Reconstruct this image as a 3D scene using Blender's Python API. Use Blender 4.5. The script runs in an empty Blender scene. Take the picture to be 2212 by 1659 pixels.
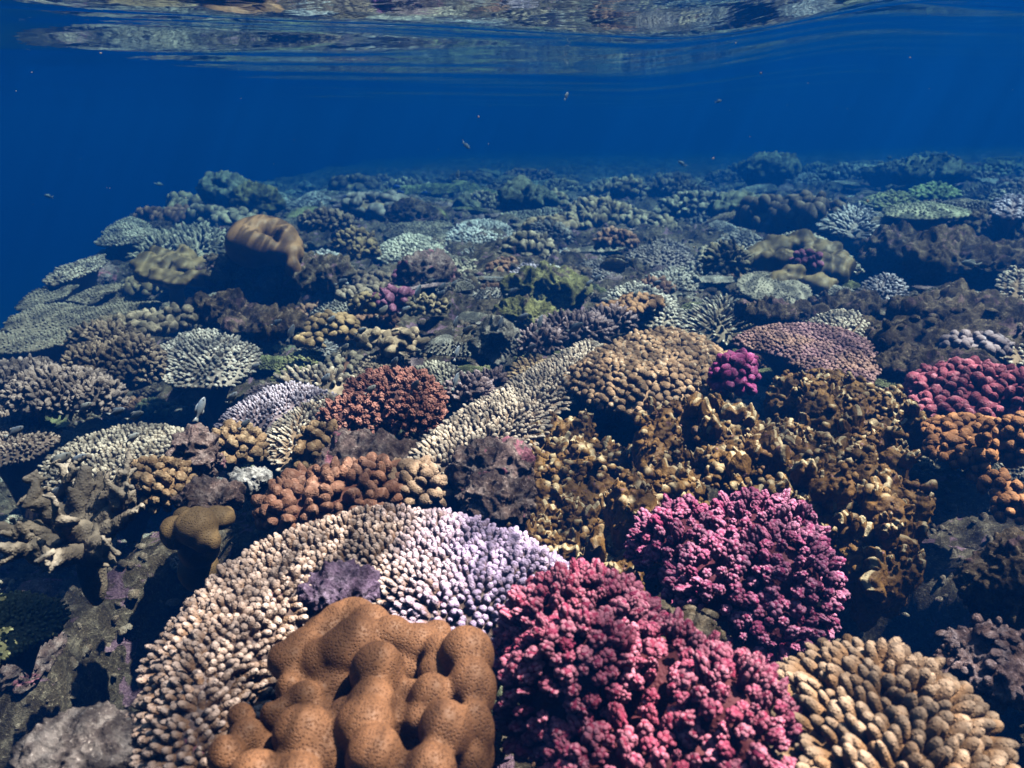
import bpy, math, random
import numpy as np
from mathutils import Vector, Matrix, kdtree

# ------------------------------------------------------------------ camera, light, exposure
scene = bpy.context.scene
COL = scene.collection
PITCH = math.radians(16.4)
FPX = 1916.0                      # focal length in units of a 2212 px wide frame (60 degree field)

cam_d = bpy.data.cameras.new("camera")
cam_d.sensor_width = 36.0
cam_d.lens = 36.0 * FPX / 2212.0
cam_d.clip_start = 0.02
cam_d.clip_end = 500.0
cam_d.dof.use_dof = True
cam_d.dof.focus_distance = 1.7
cam_d.dof.aperture_fstop = 7.5
cam = bpy.data.objects.new("camera", cam_d)
COL.objects.link(cam)
cam.location = (0, 0, 0)
cam.rotation_euler = (math.radians(90) - PITCH, 0, 0)
scene.camera = cam

SUN_DIR = Vector((0.44, 0.02, 0.90)).normalized()      # towards the sun
SUN_EL = math.asin(SUN_DIR.z)
SUN_AZ = math.atan2(SUN_DIR.x, SUN_DIR.y)
world = bpy.data.worlds.new("World")
scene.world = world
world.use_nodes = True
wn = world.node_tree
bg = wn.nodes["Background"]
sky = wn.nodes.new("ShaderNodeTexSky")
sky.sky_type = 'NISHITA'
sky.sun_disc = False
sky.sun_elevation = SUN_EL
sky.sun_rotation = SUN_AZ
wn.links.new(sky.outputs[0], bg.inputs[0])
bg.inputs[1].default_value = 0.05

sun_d = bpy.data.lights.new("sun", 'SUN')
sun_d.energy = 5.0
sun_d.angle = math.radians(0.4)
sun_d.color = (1.0, 0.71, 0.61)
sun = bpy.data.objects.new("sun", sun_d)
COL.objects.link(sun)
sun.rotation_euler = SUN_DIR.to_track_quat('Z', 'Y').to_euler()

scene.view_settings.view_transform = 'Standard'
scene.view_settings.look = 'None'
scene.view_settings.exposure = 2.1
scene.view_settings.gamma = 1.0
scene.render.engine = 'CYCLES'
cy = scene.cycles
cy.use_denoising = True
cy.max_bounces = 8
cy.diffuse_bounces = 0
cy.glossy_bounces = 3
cy.transmission_bounces = 2
cy.transparent_max_bounces = 8
cy.volume_bounces = 1
cy.caustics_reflective = False
cy.caustics_refractive = False
cy.sample_clamp_indirect = 3.0

rng = np.random.default_rng(11)
random.seed(11)

# ------------------------------------------------------------------ numpy noise
def _hash(ix, iy, iz, seed):
    h = (ix.astype(np.uint32) * np.uint32(374761393)) ^ (iy.astype(np.uint32) * np.uint32(668265263)) ^ \
        (iz.astype(np.uint32) * np.uint32(2147483647)) ^ np.uint32((seed * 1274126177) & 0xffffffff)
    h = (h ^ (h >> np.uint32(13))) * np.uint32(1274126177)
    h = (h ^ (h >> np.uint32(16))) * np.uint32(2246822519)
    return (h ^ (h >> np.uint32(15))).astype(np.float64) / 4294967295.0

def vnoise(p, seed=0):
    """smooth value noise in [-1, 1]"""
    p = np.asarray(p, float)
    i = np.floor(p).astype(np.int64)
    f = p - i
    f = f * f * f * (f * (f * 6 - 15) + 10)
    r = 0
    for dx in (0, 1):
        wx = f[:, 0] if dx else 1 - f[:, 0]
        for dy in (0, 1):
            wy = f[:, 1] if dy else 1 - f[:, 1]
            for dz in (0, 1):
                wz = f[:, 2] if dz else 1 - f[:, 2]
                r = r + wx * wy * wz * _hash(i[:, 0] + dx, i[:, 1] + dy, i[:, 2] + dz, seed)
    return r * 2 - 1

def fbm(p, oct=4, seed=0, ridged=False, gain=.5):
    s, a, n = 0, 1.0, 0
    p = np.asarray(p, float)
    for k in range(oct):
        v = vnoise(p * 2.03 ** k + k * 17.3, seed + k)
        if ridged:
            v = 1 - 2 * np.abs(v)
        s = s + a * v
        n += a
        a *= gain
    return s / n

def sstep(a, b, x):
    t = np.clip((x - a) / (b - a), 0, 1)
    return t * t * (3 - 2 * t)

# ------------------------------------------------------------------ from the photograph to places on the reef
def ray(px, py):
    u = (px - 1106.0) / FPX
    v = -(py - 829.5) / FPX
    c, s = math.cos(PITCH), math.sin(PITCH)
    return np.array([u, c + v * s, -s + v * c])

def onz(px, py, z, a=0.0, b=0.0, c0=None):
    """the point of a plane (height z, slopes a, b through c0) that stands at a place of the photograph"""
    d = ray(px, py)
    if c0 is None:
        return d * (z / d[2])
    t = (z - a * c0[0] - b * c0[1]) / (d[2] - a * d[0] - b * d[1])
    return d * t

def aty(px, py, y):
    d = ray(px, py)
    return d * (y / d[1])

PITS = []     # x, y, radius x, radius y, depth
def pit(px, py, z, rx, ry, dep):
    p = onz(px, py, z)
    PITS.append((p[0], p[1], rx, ry, dep))
pit(390, 870, -.8, .27, .22, 1.0)
pit(270, 1350, -.74, .30, .25, 1.7)
pit(110, 1430, -.75, .20, .26, 1.4)
pit(330, 1190, -.78, .14, .16, 1.2)
pit(2050, 1270, -.7, .18, .26, 1.6)
pit(1250, 855, -.68, .17, .07, .5)
pit(1430, 945, -.62, .11, .07, .6)
pit(620, 640, -.75, .30, .3, .12)
pit(2030, 600, -.7, .35, .5, .20)
pit(1000, 1060, -.7, .08, .10, .25)
pit(1600, 1410, -.65, .08, .09, .7)
pit(2080, 840, -.7, .2, .2, .2)

def ground(x, y):
    x = np.asarray(x, float); y = np.asarray(y, float)
    sh = x.shape
    x = x.ravel(); y = y.ravel()
    z = -0.84 + .13 * sstep(1.5, 4.5, y) - .09 * sstep(5, 13, y)
    z = z + sstep(.10, .75, x / (y + 1.0)) * sstep(3.0, 11, y) * .34
    z = z - .25 * sstep(14, 40, y)
    xe = -(1.42 + .19 * np.clip(y, 0, 12))
    z = z - .30 * sstep(-.35, -1.35, x) * sstep(6.5, 3.2, y) - .12 * sstep(-1.3, -2.4, x)
    z = z - 3.2 * sstep(0, 2.6, xe - x) - .04 * np.clip(xe - x, 0, 40)
    q = np.stack([x, y, np.zeros_like(x)], 1)
    z = z + .07 * fbm(q * 1.1, 3, 5) + .05 * fbm(q * 3.3, 3, 9)
    for (cx, cy_, rx, ry, dep) in PITS:
        r2 = ((x - cx) / rx) ** 2 + ((y - cy_) / ry) ** 2
        z = z - dep * np.exp(-r2 ** 2 * .8)
    return z.reshape(sh)

def g1(x, y):
    return float(ground(np.array([x]), np.array([y]))[0])

def onground(px, py, lift=0.0):
    d = ray(px, py)
    lo, t = None, .4
    prev = None
    while t < 60:
        p = d * t
        h = p[2] - g1(p[0], p[1]) - lift
        if h < 0:
            break
        prev = t
        t *= 1.03
    return d * t

# ------------------------------------------------------------------ objects and meshes
def tag(o, label=None, cat=None, group=None, kind=None):
    if label: o["label"] = label
    if cat: o["category"] = cat
    if group: o["group"] = group
    if kind: o["kind"] = kind
    return o

def make_mesh(name, V, F, attrs=None, smooth=True):
    """V (n,3); F list of int arrays of shape (m,3) or (m,4)"""
    me = bpy.data.meshes.new(name)
    V = np.ascontiguousarray(V, dtype=np.float32)
    me.vertices.add(len(V))
    me.vertices.foreach_set("co", V.ravel())
    fs = [np.asarray(f, dtype=np.int32) for f in F if len(f)]
    loops = np.concatenate([f.ravel() for f in fs])
    tot = np.concatenate([np.full(len(f), f.shape[1], np.int32) for f in fs])
    start = np.concatenate([[0], np.cumsum(tot)[:-1]]).astype(np.int32)
    me.loops.add(len(loops))
    me.loops.foreach_set("vertex_index", loops)
    me.polygons.add(len(tot))
    me.polygons.foreach_set("loop_start", start)
    me.polygons.foreach_set("loop_total", tot)
    me.polygons.foreach_set("use_smooth", np.full(len(tot), smooth, dtype=bool))
    for k, a in (attrs or {}).items():
        at = me.attributes.new(k, 'FLOAT', 'POINT')
        at.data.foreach_set("value", np.ascontiguousarray(a, dtype=np.float32))
    me.update()
    me.validate()
    return me

def put(name, me, mat=None, parent=None, loc=None):
    o = bpy.data.objects.new(name, me)
    COL.objects.link(o)
    if mat is not None:
        me.materials.clear()
        me.materials.append(mat)
    if parent is not None:
        o.parent = parent
    if loc is not None:
        o.location = loc
    return o

def empty(name, loc):
    o = bpy.data.objects.new(name, None)
    o.empty_display_size = .05
    COL.objects.link(o)
    o.location = loc
    return o

class Acc:
    def __init__(s):
        s.V, s.F4, s.F3, s.A, s.n = [], [], [], [], 0
    def add(s, V, F, a=None):
        V = np.asarray(V, float)
        F = np.asarray(F)
        (s.F4 if F.shape[1] == 4 else s.F3).append(F + s.n)
        s.V.append(V)
        s.A.append(np.zeros(len(V)) if a is None else np.broadcast_to(a, (len(V),)))
        s.n += len(V)
    def mesh(s, name):
        F = []
        if s.F4: F.append(np.concatenate(s.F4))
        if s.F3: F.append(np.concatenate(s.F3))
        return make_mesh(name, np.concatenate(s.V), F, {"tip": np.concatenate(s.A)})

# ------------------------------------------------------------------ templates of branches
def finger_tmpl(nr=9, ns=8, taper=.3, cap=.25, bump=.10, point=0.0, seed=0):
    t = np.concatenate([np.linspace(0, 1 - cap, ns - 3), 1 - cap + cap * np.sin(np.linspace(.35, 1, 3) * np.pi / 2)])
    V, A = [], []
    for i, ti in enumerate(t):
        r = 1 - taper * ti - point * ti ** 2
        if ti > 1 - cap:
            r *= math.sqrt(max(0.0, 1 - ((ti - 1 + cap) / cap) ** 2)) * .92 + .08
        for j in range(nr):
            ph = 2 * math.pi * (j + .5 * (i % 2)) / nr
            rr = r * (1 + bump * (1 if (i + j) % 2 else -1) * (1 if ti < .9 else .3))
            V.append((rr * math.cos(ph), rr * math.sin(ph), ti)); A.append(ti)
    V.append((0, 0, 1.0)); A.append(1)
    F4, F3 = [], []
    for i in range(len(t) - 1):
        for j in range(nr):
            a, b = i * nr + j, i * nr + (j + 1) % nr
            F4.append((a, b, b + nr, a + nr))
    k = (len(t) - 1) * nr
    for j in range(nr):
        F3.append((k + j, k + (j + 1) % nr, len(V) - 1))
    V = np.array(V)
    rr = np.random.default_rng(seed)
    V[:, :2] *= 1 + rr.normal(0, .03, (len(V), 1))
    bend = rr.normal(0, .25, 2)
    V[:, :2] += bend * (V[:, 2:3] ** 2) * .6
    return V, np.array(F4), np.array(F3), np.array(A)

_ico = {}
def ico(sub):
    if sub not in _ico:
        import bmesh
        bm = bmesh.new()
        bmesh.ops.create_icosphere(bm, subdivisions=sub, radius=1)
        V = np.array([v.co[:] for v in bm.verts])
        F = np.array([[v.index for v in f.verts] for f in bm.faces])
        bm.free()
        _ico[sub] = (V, F)
    return _ico[sub]

def wart_tmpl(sub=3, seed=0, flat=.84, nw=64, amp=.26, sharp=70):
    """a knobbly club: rounded head set with small warts, unit height along z"""
    V, F = ico(sub)
    rr = np.random.default_rng(seed)
    D = rr.normal(size=(nw, 3)); D /= np.linalg.norm(D, axis=1)[:, None]
    dots = V @ D.T
    w = np.max(np.exp((dots - 1) * sharp), axis=1)
    R = 1 + amp * w + .10 * vnoise(V * 1.7 + seed * 3, seed)
    P = V * R[:, None]
    P[:, 1] *= flat
    z = (P[:, 2] + 1) / 2
    neck = .68 + .32 * sstep(.0, .5, z)
    P[:, 0] *= neck; P[:, 1] *= neck
    P[:, 2] = z
    A = np.clip(.35 * z + .75 * w * sstep(.3, .7, z), 0, 1)
    return P, None, F, A

def cauli_tmpl(seed=0, nb=15, br=.33, flat=.85):
    """a stubby branch end crowded with round warts"""
    rr = np.random.default_rng(seed + 500)
    Vi, Fi = ico(2)
    V3, F3 = ico(2)
    VV = [V3 * np.array([.72, .72 * flat, .5]) + (0, 0, .5)]; FF = [F3]; AA = [np.full(len(V3), .05)]
    n = len(V3)
    for k in range(nb):
        z = 1 - 1.25 * (k + .5) / nb
        ph = 2.399963 * k + rr.normal(0, .25)
        s = math.sqrt(max(0, 1 - z * z))
        c = np.array([.72 * s * math.cos(ph), .72 * flat * s * math.sin(ph), .5 + .36 * z])
        r = br * rr.uniform(.75, 1.15)
        VV.append(Vi * np.array([r, r, r * .5]) * (1 + .05 * rr.normal()) + c)
        AA.append(np.clip(.30 + .45 * (c[2]) + .18 * (Vi[:, 2] * .6 + .4 * (Vi @ np.array([s * math.cos(ph), s * math.sin(ph), z]))), 0, 1))
        FF.append(Fi + n); n += len(Vi)
    return np.concatenate(VV), None, np.concatenate(FF), np.concatenate(AA)

def blade_tmpl(seed=0):
    """an upright lobed plate, thin at its pale growing rim"""
    V, F = ico(4)
    rr = np.random.default_rng(seed + 900)
    X = V.copy()
    rho = np.sqrt(X[:, 0] ** 2 + X[:, 2] ** 2)
    ph = rr.uniform(0, 6, 3)
    lob = 1 + .20 * np.sin(X[:, 0] * 3.1 + ph[0]) + .17 * np.sin(X[:, 0] * 6.7 + ph[1]) + .06 * np.sin(X[:, 0] * 13 + ph[2])
    z = (X[:, 2] + .35) / 1.35
    up = np.clip(z, 0, 1)
    P = np.stack([X[:, 0] * (1.0 - .25 * (1 - up)) , X[:, 1] * (.58 - .14 * up), np.where(z > 0, np.abs(z) ** .55 * lob, z)], 1)
    P[:, 1] += .22 * np.sin(X[:, 0] * 2.3 + ph[2]) * up + .10 * np.sin(X[:, 0] * 5 + ph[0])
    n = fbm(V * 3.2 + seed * 5.3, 3, seed + 2)
    k = np.maximum(0, fbm(V * 6.5 + seed * 2.3, 2, seed + 4))
    P = P + V * np.array([.14, .18, .10]) * n[:, None] + V * np.array([.10, .26, .10]) * k[:, None] * (1 - .6 * up)[:, None]
    tip = sstep(.86, .99, rho) * sstep(.35, .7, z)
    return P, None, F, tip

TM = {
    "blade": [blade_tmpl(s) for s in range(8)],
    "finger": [finger_tmpl(7, 7, .25, .3, .07, 0, s) for s in range(5)],
    "fingerhi": [finger_tmpl(12, 13, .16, .34, .06, 0, s) for s in range(6)],
    "fat": [finger_tmpl(14, 14, .02, .55, .03, 0, s) for s in range(6)],
    "spike": [finger_tmpl(7, 8, .35, .2, .06, .25, s) for s in range(5)],
    "tiny": [finger_tmpl(5, 5, .3, .4, 0, 0, s) for s in range(4)],
    "wart": [wart_tmpl(3, s) for s in range(6)],
    "warthi": [wart_tmpl(4, s + 60, nw=60, amp=.20, sharp=48) for s in range(7)],
    "cauli": [cauli_tmpl(s, 13 + s % 4, .30 + .02 * (s % 3), .75 + .05 * (s % 4)) for s in range(7)],
    "bead": [wart_tmpl(2, s + 20, flat=.95, nw=8, amp=.12, sharp=30) for s in range(5)],
    "bigbead": [wart_tmpl(3, s + 40, flat=.8, nw=40, amp=.11, sharp=60) for s in range(5)],
}

def grow(acc, kind, P, D, L, R, lrng, tipmul=None):
    """set branches of one kind at the points P along the directions D"""
    n = len(P)
    if n == 0:
        return
    tms = TM[kind]
    which = lrng.integers(0, len(tms), n)
    L = np.broadcast_to(L, (n,)); R = np.broadcast_to(R, (n,))
    tipmul = np.ones(n) if tipmul is None else tipmul
    D = D / np.linalg.norm(D, axis=1)[:, None]
    ref = lrng.normal(size=(n, 3))
    U = np.cross(D, ref); U /= np.linalg.norm(U, axis=1)[:, None]
    W = np.cross(D, U)
    for k, (V, F4, F3, A) in enumerate(tms):
        m = np.where(which == k)[0]
        if not len(m):
            continue
        X = P[m][:, None, :] + U[m][:, None, :] * (V[None, :, 0:1] * R[m][:, None, None]) \
            + W[m][:, None, :] * (V[None, :, 1:2] * R[m][:, None, None]) \
            + D[m][:, None, :] * (V[None, :, 2:3] * L[m][:, None, None])
        nv = len(V)
        off = (np.arange(len(m)) * nv)[:, None, None] + acc.n
        acc.V.append(X.reshape(-1, 3))
        acc.A.append((A[None, :] * tipmul[m][:, None]).ravel())
        if F4 is not None:
            acc.F4.append((F4[None] + off).reshape(-1, 4))
        acc.F3.append((F3[None] + off).reshape(-1, 3))
        acc.n += len(m) * nv

# ------------------------------------------------------------------ materials
MATS = {}
def nt_new(name):
    m = bpy.data.materials.new(name)
    m.use_nodes = True
    nt = m.node_tree
    return m, nt, nt.nodes["Principled BSDF"]

def N(nt, typ, **kw):
    n = nt.nodes.new(typ)
    for k, v in kw.items():
        setattr(n, k, v)
    return n

def noise_node(nt, co, scale, detail=4, rough=.55, dist=0):
    n = N(nt, "ShaderNodeTexNoise")
    nt.links.new(co, n.inputs["Vector"])
    n.inputs["Scale"].default_value = scale
    n.inputs["Detail"].default_value = detail
    n.inputs["Roughness"].default_value = rough
    n.inputs["Distortion"].default_value = dist
    return n.outputs[0]

def ramp(nt, fac, stops):
    r = N(nt, "ShaderNodeValToRGB")
    nt.links.new(fac, r.inputs[0])
    el = r.color_ramp.elements
    while len(el) < len(stops):
        el.new(.5)
    for e, (p, c) in zip(el, stops):
        e.position = p
        e.color = (c, c, c, 1) if isinstance(c, (int, float)) else (*c[:3], 1)
    return r.outputs[0]

def mix(nt, fac, a, b, mode='MIX'):
    n = N(nt, "ShaderNodeMix", data_type='RGBA', blend_type=mode)
    for sock, v in ((n.inputs[0], fac), (n.inputs[6], a), (n.inputs[7], b)):
        if hasattr(v, "node"):
            nt.links.new(v, sock)
        elif isinstance(v, (int, float)):
            sock.default_value = v
        else:
            sock.default_value = (*v[:3], 1)
    return n.outputs[2]

def math_node(nt, op, a, b=None):
    n = N(nt, "ShaderNodeMath", operation=op)
    for s, v in ((n.inputs[0], a), (n.inputs[1], b)):
        if v is None: continue
        if hasattr(v, "node"): nt.links.new(v, s)
        else: s.default_value = v
    return n.outputs[0]

def bump(nt, bs, hgt, strength, dist, prev=None):
    b = N(nt, "ShaderNodeBump")
    b.inputs["Strength"].default_value = strength
    b.inputs["Distance"].default_value = dist
    nt.links.new(hgt, b.inputs["Height"])
    if prev is not None:
        nt.links.new(prev, b.inputs["Normal"])
    nt.links.new(b.outputs[0], bs.inputs["Normal"])
    return b.outputs[0]

def coral_mat(base, tip, polyp=220.0, var=.28, gloss=.62, alt=None, tipat=(.35, 1.0)):
    """live coral: body colour, paler growing tips (attribute tip), patchy tone, small polyps"""
    key = ("coral", base, tip, polyp, var, alt, tipat)
    if key in MATS:
        return MATS[key]
    m, nt, bs = nt_new("coral_tissue")
    co = N(nt, "ShaderNodeNewGeometry").outputs["Position"]
    at = N(nt, "ShaderNodeAttribute", attribute_name="tip").outputs["Fac"]
    big = noise_node(nt, co, 9, 3, .6)
    fine = noise_node(nt, co, 130, 3, .7)
    b2 = mix(nt, ramp(nt, big, [(.38, 0), (.62, 1)]), base, alt if alt else tuple(min(1, c * 1.35 + .01) for c in base))
    c = mix(nt, ramp(nt, at, [(tipat[0], 0), (tipat[1], 1)]), b2, tip)
    tone = ramp(nt, fine, [(.25, 1 - var), (.75, 1 + var * .2)])
    c = mix(nt, 1.0, c, tone, 'MULTIPLY')
    vor = N(nt, "ShaderNodeTexVoronoi")
    nt.links.new(co, vor.inputs["Vector"])
    vor.inputs["Scale"].default_value = polyp
    dots = ramp(nt, vor.outputs["Distance"], [(.0, 1), (.55, 0)])
    c = mix(nt, math_node(nt, 'MULTIPLY', dots, .22), c, tuple(min(1, x * 1.6 + .03) for x in base))
    nt.links.new(c, bs.inputs["Base Color"])
    bs.inputs["Roughness"].default_value = gloss
    bs.inputs["Specular IOR Level"].default_value = .18
    bump(nt, bs, dots, .7, .0016)
    MATS[key] = m
    return m

def rock_mat(cols, name="reef_rock", scale=1.0, patch=None, bumpd=.008):
    key = ("rock", cols, name, scale, patch)
    if key in MATS:
        return MATS[key]
    m, nt, bs = nt_new(name)
    co = N(nt, "ShaderNodeNewGeometry").outputs["Position"]
    n1 = noise_node(nt, co, 7 * scale, 5, .65, .4)
    n2 = noise_node(nt, co, 38 * scale, 5, .7, .6)
    n3 = noise_node(nt, co, 190 * scale, 4, .7)
    c = mix(nt, ramp(nt, n1, [(.36, 0), (.62, 1)]), cols[0], cols[1])
    c = mix(nt, ramp(nt, n2, [(.46, 0), (.66, 1)]), c, cols[2])
    if patch:
        n4 = noise_node(nt, co, 15 * scale, 4, .6, .8)
        c = mix(nt, ramp(nt, n4, [(.585, 0), (.63, 1)]), c, patch)
    c = mix(nt, ramp(nt, n3, [(.60, 0), (.72, 1)]), c, tuple(min(.7, x * 1.9) for x in cols[2]))
    c = mix(nt, 1.0, c, ramp(nt, n3, [(.28, .45), (.6, 1.1)]), 'MULTIPLY')
    nt.links.new(c, bs.inputs["Base Color"])
    bs.inputs["Roughness"].default_value = .85
    bs.inputs["Specular IOR Level"].default_value = .12
    h = math_node(nt, 'ADD', n2, math_node(nt, 'MULTIPLY', n3, .5))
    bump(nt, bs, h, 1.0, bumpd)
    MATS[key] = m
    return m

def honeycomb_mat(base, cup, cell, name, bd=.0015, size=(.10, .42)):
    key = ("honey", base, cup, cell, name)
    if key in MATS:
        return MATS[key]
    m, nt, bs = nt_new(name)
    co = N(nt, "ShaderNodeNewGeometry").outputs["Position"]
    vor = N(nt, "ShaderNodeTexVoronoi")
    nt.links.new(co, vor.inputs["Vector"])
    vor.inputs["Scale"].default_value = cell
    vor.inputs["Randomness"].default_value = .75
    d = ramp(nt, vor.outputs["Distance"], [(size[0], 0), (size[1], 1)])
    n1 = noise_node(nt, co, 14, 4, .6)
    b2 = mix(nt, ramp(nt, n1, [(.35, 0), (.68, 1)]), tuple(c * .78 for c in base), tuple(min(1, c * 1.18) for c in base))
    c = mix(nt, d, cup, b2)
    nt.links.new(c, bs.inputs["Base Color"])
    bs.inputs["Roughness"].default_value = .55
    bs.inputs["Specular IOR Level"].default_value = .25
    bump(nt, bs, d, .8, bd)
    MATS[key] = m
    return m

ROCK = rock_mat(((.10, .072, .042), (.18, .135, .088), (.28, .235, .18)), "reef_rock", patch=(.24, .14, .19))
ROCK_DARK = rock_mat(((.05, .034, .021), (.10, .07, .045), (.19, .145, .105)), "turf_rock", patch=(.20, .12, .13))
ROCK_PURPLE = rock_mat(((.13, .085, .07), (.20, .135, .13), (.34, .27, .26)), "coralline_rock", patch=(.42, .16, .22))
ROCK_GREEN = rock_mat(((.11, .10, .04), (.20, .19, .07), (.34, .33, .16)), "algal_rock", patch=(.16, .12, .10))
PLATE_UNDER = rock_mat(((.08, .06, .045), (.14, .10, .08), (.18, .14, .12)), "coral_skeleton")

# ------------------------------------------------------------------ landmarks: placed things, for the labels of their neighbours
MARKS = []      # (x, y, r, short name)
OCC = []        # (x, y, r) taken ground

def mark(p, r, handle=None):
    OCC.append((p[0], p[1], r))
    if handle:
        MARKS.append((p[0], p[1], p[2], handle))

# ------------------------------------------------------------------ plates and tables
def chaikin(P, n=2):
    for _ in range(n):
        Q = np.roll(P, -1, axis=0)
        P = np.stack([P * .75 + Q * .25, P * .25 + Q * .75], 1).reshape(-1, 2)
    return P

def edge_field(X, Y, poly):
    """signed distance to a polygon, positive inside"""
    a = poly; b = np.roll(poly, -1, axis=0)
    px = X.ravel(); py = Y.ravel()
    d = np.full(px.shape, 1e9)
    ins = np.zeros(px.shape, bool)
    for (ax, ay), (bx, by) in zip(a, b):
        ex, ey = bx - ax, by - ay
        L = ex * ex + ey * ey + 1e-12
        t = np.clip(((px - ax) * ex + (py - ay) * ey) / L, 0, 1)
        d = np.minimum(d, (px - ax - t * ex) ** 2 + (py - ay - t * ey) ** 2)
        cond = (ay > py) != (by > py)
        xi = ax + (py - ay) / (ey if abs(ey) > 1e-12 else 1e-12) * ex
        ins ^= cond & (px < xi)
    d = np.sqrt(d)
    return np.where(ins, d, -d).reshape(X.shape)

def ell(px, py, w, h, rot=0, n=16, wob=.10):
    r = math.radians(rot)
    s = random.random() * 9
    out = []
    for k in range(n):
        a = 2 * math.pi * k / n
        q = 1 + wob * (math.sin(2 * a + s) * .5 + math.sin(3 * a + 2 * s) * .6 + math.sin(5 * a + s * 3) * .35)
        x, y = w / 2 * q * math.cos(a), h / 2 * q * math.sin(a)
        out.append((px + x * math.cos(r) - y * math.sin(r), py + x * math.sin(r) + y * math.cos(r)))
    return out

def table(name, label, cat, poly, z, mat, a=0.0, b=0.0, H=.03, edge=.07, sp=.016, L=.02, R=.005, tm="finger", spread=.85,
          thick=.012, jit=.12, funnel=1.9, group=None, handle=None, under=None, wav=.012, lvar=.3, lean=(0, 0), zoff=None, stemdrop=.25, tipfun=None):
    L, sp, R = L * .62, sp * .70, R * .80
    poly = np.array(poly, float)
    c = poly.mean(0)
    c0 = onz(c[0], c[1], z)
    W = np.array([onz(p[0], p[1], z, a, b, c0) for p in poly])
    poly2 = chaikin(W[:, :2], 2)
    ctr = poly2.mean(0)
    q = np.stack([poly2[:, 0], poly2[:, 1], np.full(len(poly2), z)], 1)
    ext = np.ptp(poly2, axis=0).max()
    wob = fbm(q * (9 / max(ext, .05)), 3, 3)
    poly2 = ctr + (poly2 - ctr) * (1 + .05 * wob)[:, None]
    lr = np.random.default_rng(abs(hash(label)) % 1000 if False else int(abs(c[0] * 7 + c[1] * 13)) % 99991)
    lo, hi = poly2.min(0), poly2.max(0)
    g = max(ext / 110, .0035)
    xs = np.arange(lo[0] - g, hi[0] + 2 * g, g); ys = np.arange(lo[1] - g, hi[1] + 2 * g, g)
    X, Y = np.meshgrid(xs, ys)
    d = edge_field(X, Y, poly2)
    dmax = d.max()
    def zt(x, y, d):
        t = np.clip(d / edge, 0, 1)
        q = np.stack([x.ravel(), y.ravel(), np.full(x.size, z)], 1)
        w = fbm(q * 5.5, 2, 21).reshape(x.shape) * wav
        return z + a * (x - c0[0]) + b * (y - c0[1]) + H * (1 - (1 - t) ** 2) - H + w
    Zt = zt(X, Y, d)
    gx = np.gradient(Zt, g, axis=1); gy = np.gradient(Zt, g, axis=0)
    ddx = np.gradient(d, g, axis=1); ddy = np.gradient(d, g, axis=0)
    gnd = ground(np.array([ctr[0]]), np.array([ctr[1]]))[0]
    root = empty(name, (ctr[0], ctr[1], gnd))
    o3 = np.array([ctr[0], ctr[1], gnd])
    # plate with a funnel-shaped underside
    ins = d > 0
    idx = -np.ones(d.shape, int)
    idx[ins] = np.arange(ins.sum())
    nT = int(ins.sum())
    if nT > 8:
        th = thick + np.clip(d / dmax, 0, 1) ** funnel * max(.02, min((z - gnd) + .04, stemdrop + .04))
        rag = fbm(np.stack([X.ravel(), Y.ravel(), np.zeros(X.size)], 1) * 30, 2, 8).reshape(X.shape) * .004
        top = np.stack([X[ins], Y[ins], Zt[ins] + rag[ins]], 1)
        bot = np.stack([X[ins], Y[ins], Zt[ins] - th[ins]], 1)
        V = np.concatenate([top, bot]) - o3
        cell = ins[:-1, :-1] & ins[1:, :-1] & ins[:-1, 1:] & ins[1:, 1:]
        I, J = np.where(cell)
        q4 = np.stack([idx[I, J], idx[I, J + 1], idx[I + 1, J + 1], idx[I + 1, J]], 1)
        F = [q4, q4[:, ::-1] + nT]
        side = []
        pad = np.pad(cell, 1)
        e = (~pad[:-2, 1:-1])[I, J]; side.append(np.stack([idx[I, J + 1], idx[I, J], idx[I, J] + nT, idx[I, J + 1] + nT], 1)[e])
        e = (~pad[2:, 1:-1])[I, J]; side.append(np.stack([idx[I + 1, J], idx[I + 1, J + 1], idx[I + 1, J + 1] + nT, idx[I + 1, J] + nT], 1)[e])
        e = (~pad[1:-1, :-2])[I, J]; side.append(np.stack([idx[I, J], idx[I + 1, J], idx[I + 1, J] + nT, idx[I, J] + nT], 1)[e])
        e = (~pad[1:-1, 2:])[I, J]; side.append(np.stack([idx[I + 1, J + 1], idx[I, J + 1], idx[I, J + 1] + nT, idx[I + 1, J + 1] + nT], 1)[e])
        F += side
        me = make_mesh("base_plate", V, F, {"tip": np.zeros(len(V))})
        put("base_plate", me, under or mat, root)
    # branches
    hx = np.arange(lo[0], hi[0], sp); hy = np.arange(lo[1], hi[1], sp * .866)
    BX, BY = np.meshgrid(hx, hy)
    BX = BX + (np.arange(len(hy)) % 2)[:, None] * sp / 2
    BX = BX + lr.normal(0, sp * .17, BX.shape); BY = BY + lr.normal(0, sp * .17, BY.shape)
    bd = edge_field(BX, BY, poly2)
    m = bd > sp * .05
    bx, by, bd = BX[m], BY[m], bd[m]
    i = np.clip(((by - ys[0]) / g).astype(int), 0, d.shape[0] - 1)
    j = np.clip(((bx - xs[0]) / g).astype(int), 0, d.shape[1] - 1)
    bz = zt(bx, by, bd) - .003
    e = np.exp(-bd / (edge * .55)) * spread
    out = np.stack([-ddx[i, j], -ddy[i, j], np.zeros(len(bx))], 1)
    nrm = np.stack([-gx[i, j], -gy[i, j], np.ones(len(bx))], 1)
    nrm /= np.linalg.norm(nrm, axis=1)[:, None]
    D = nrm * (1 - e)[:, None] * .7 + np.array([lean[0], lean[1], .3]) * (1 - e)[:, None] + out * e[:, None] + lr.normal(0, jit, (len(bx), 3))
    P = np.stack([bx, by, bz], 1)
    cl = fbm(P * (2.2 / max(sp, .004) * .12), 2, 4)
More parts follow.
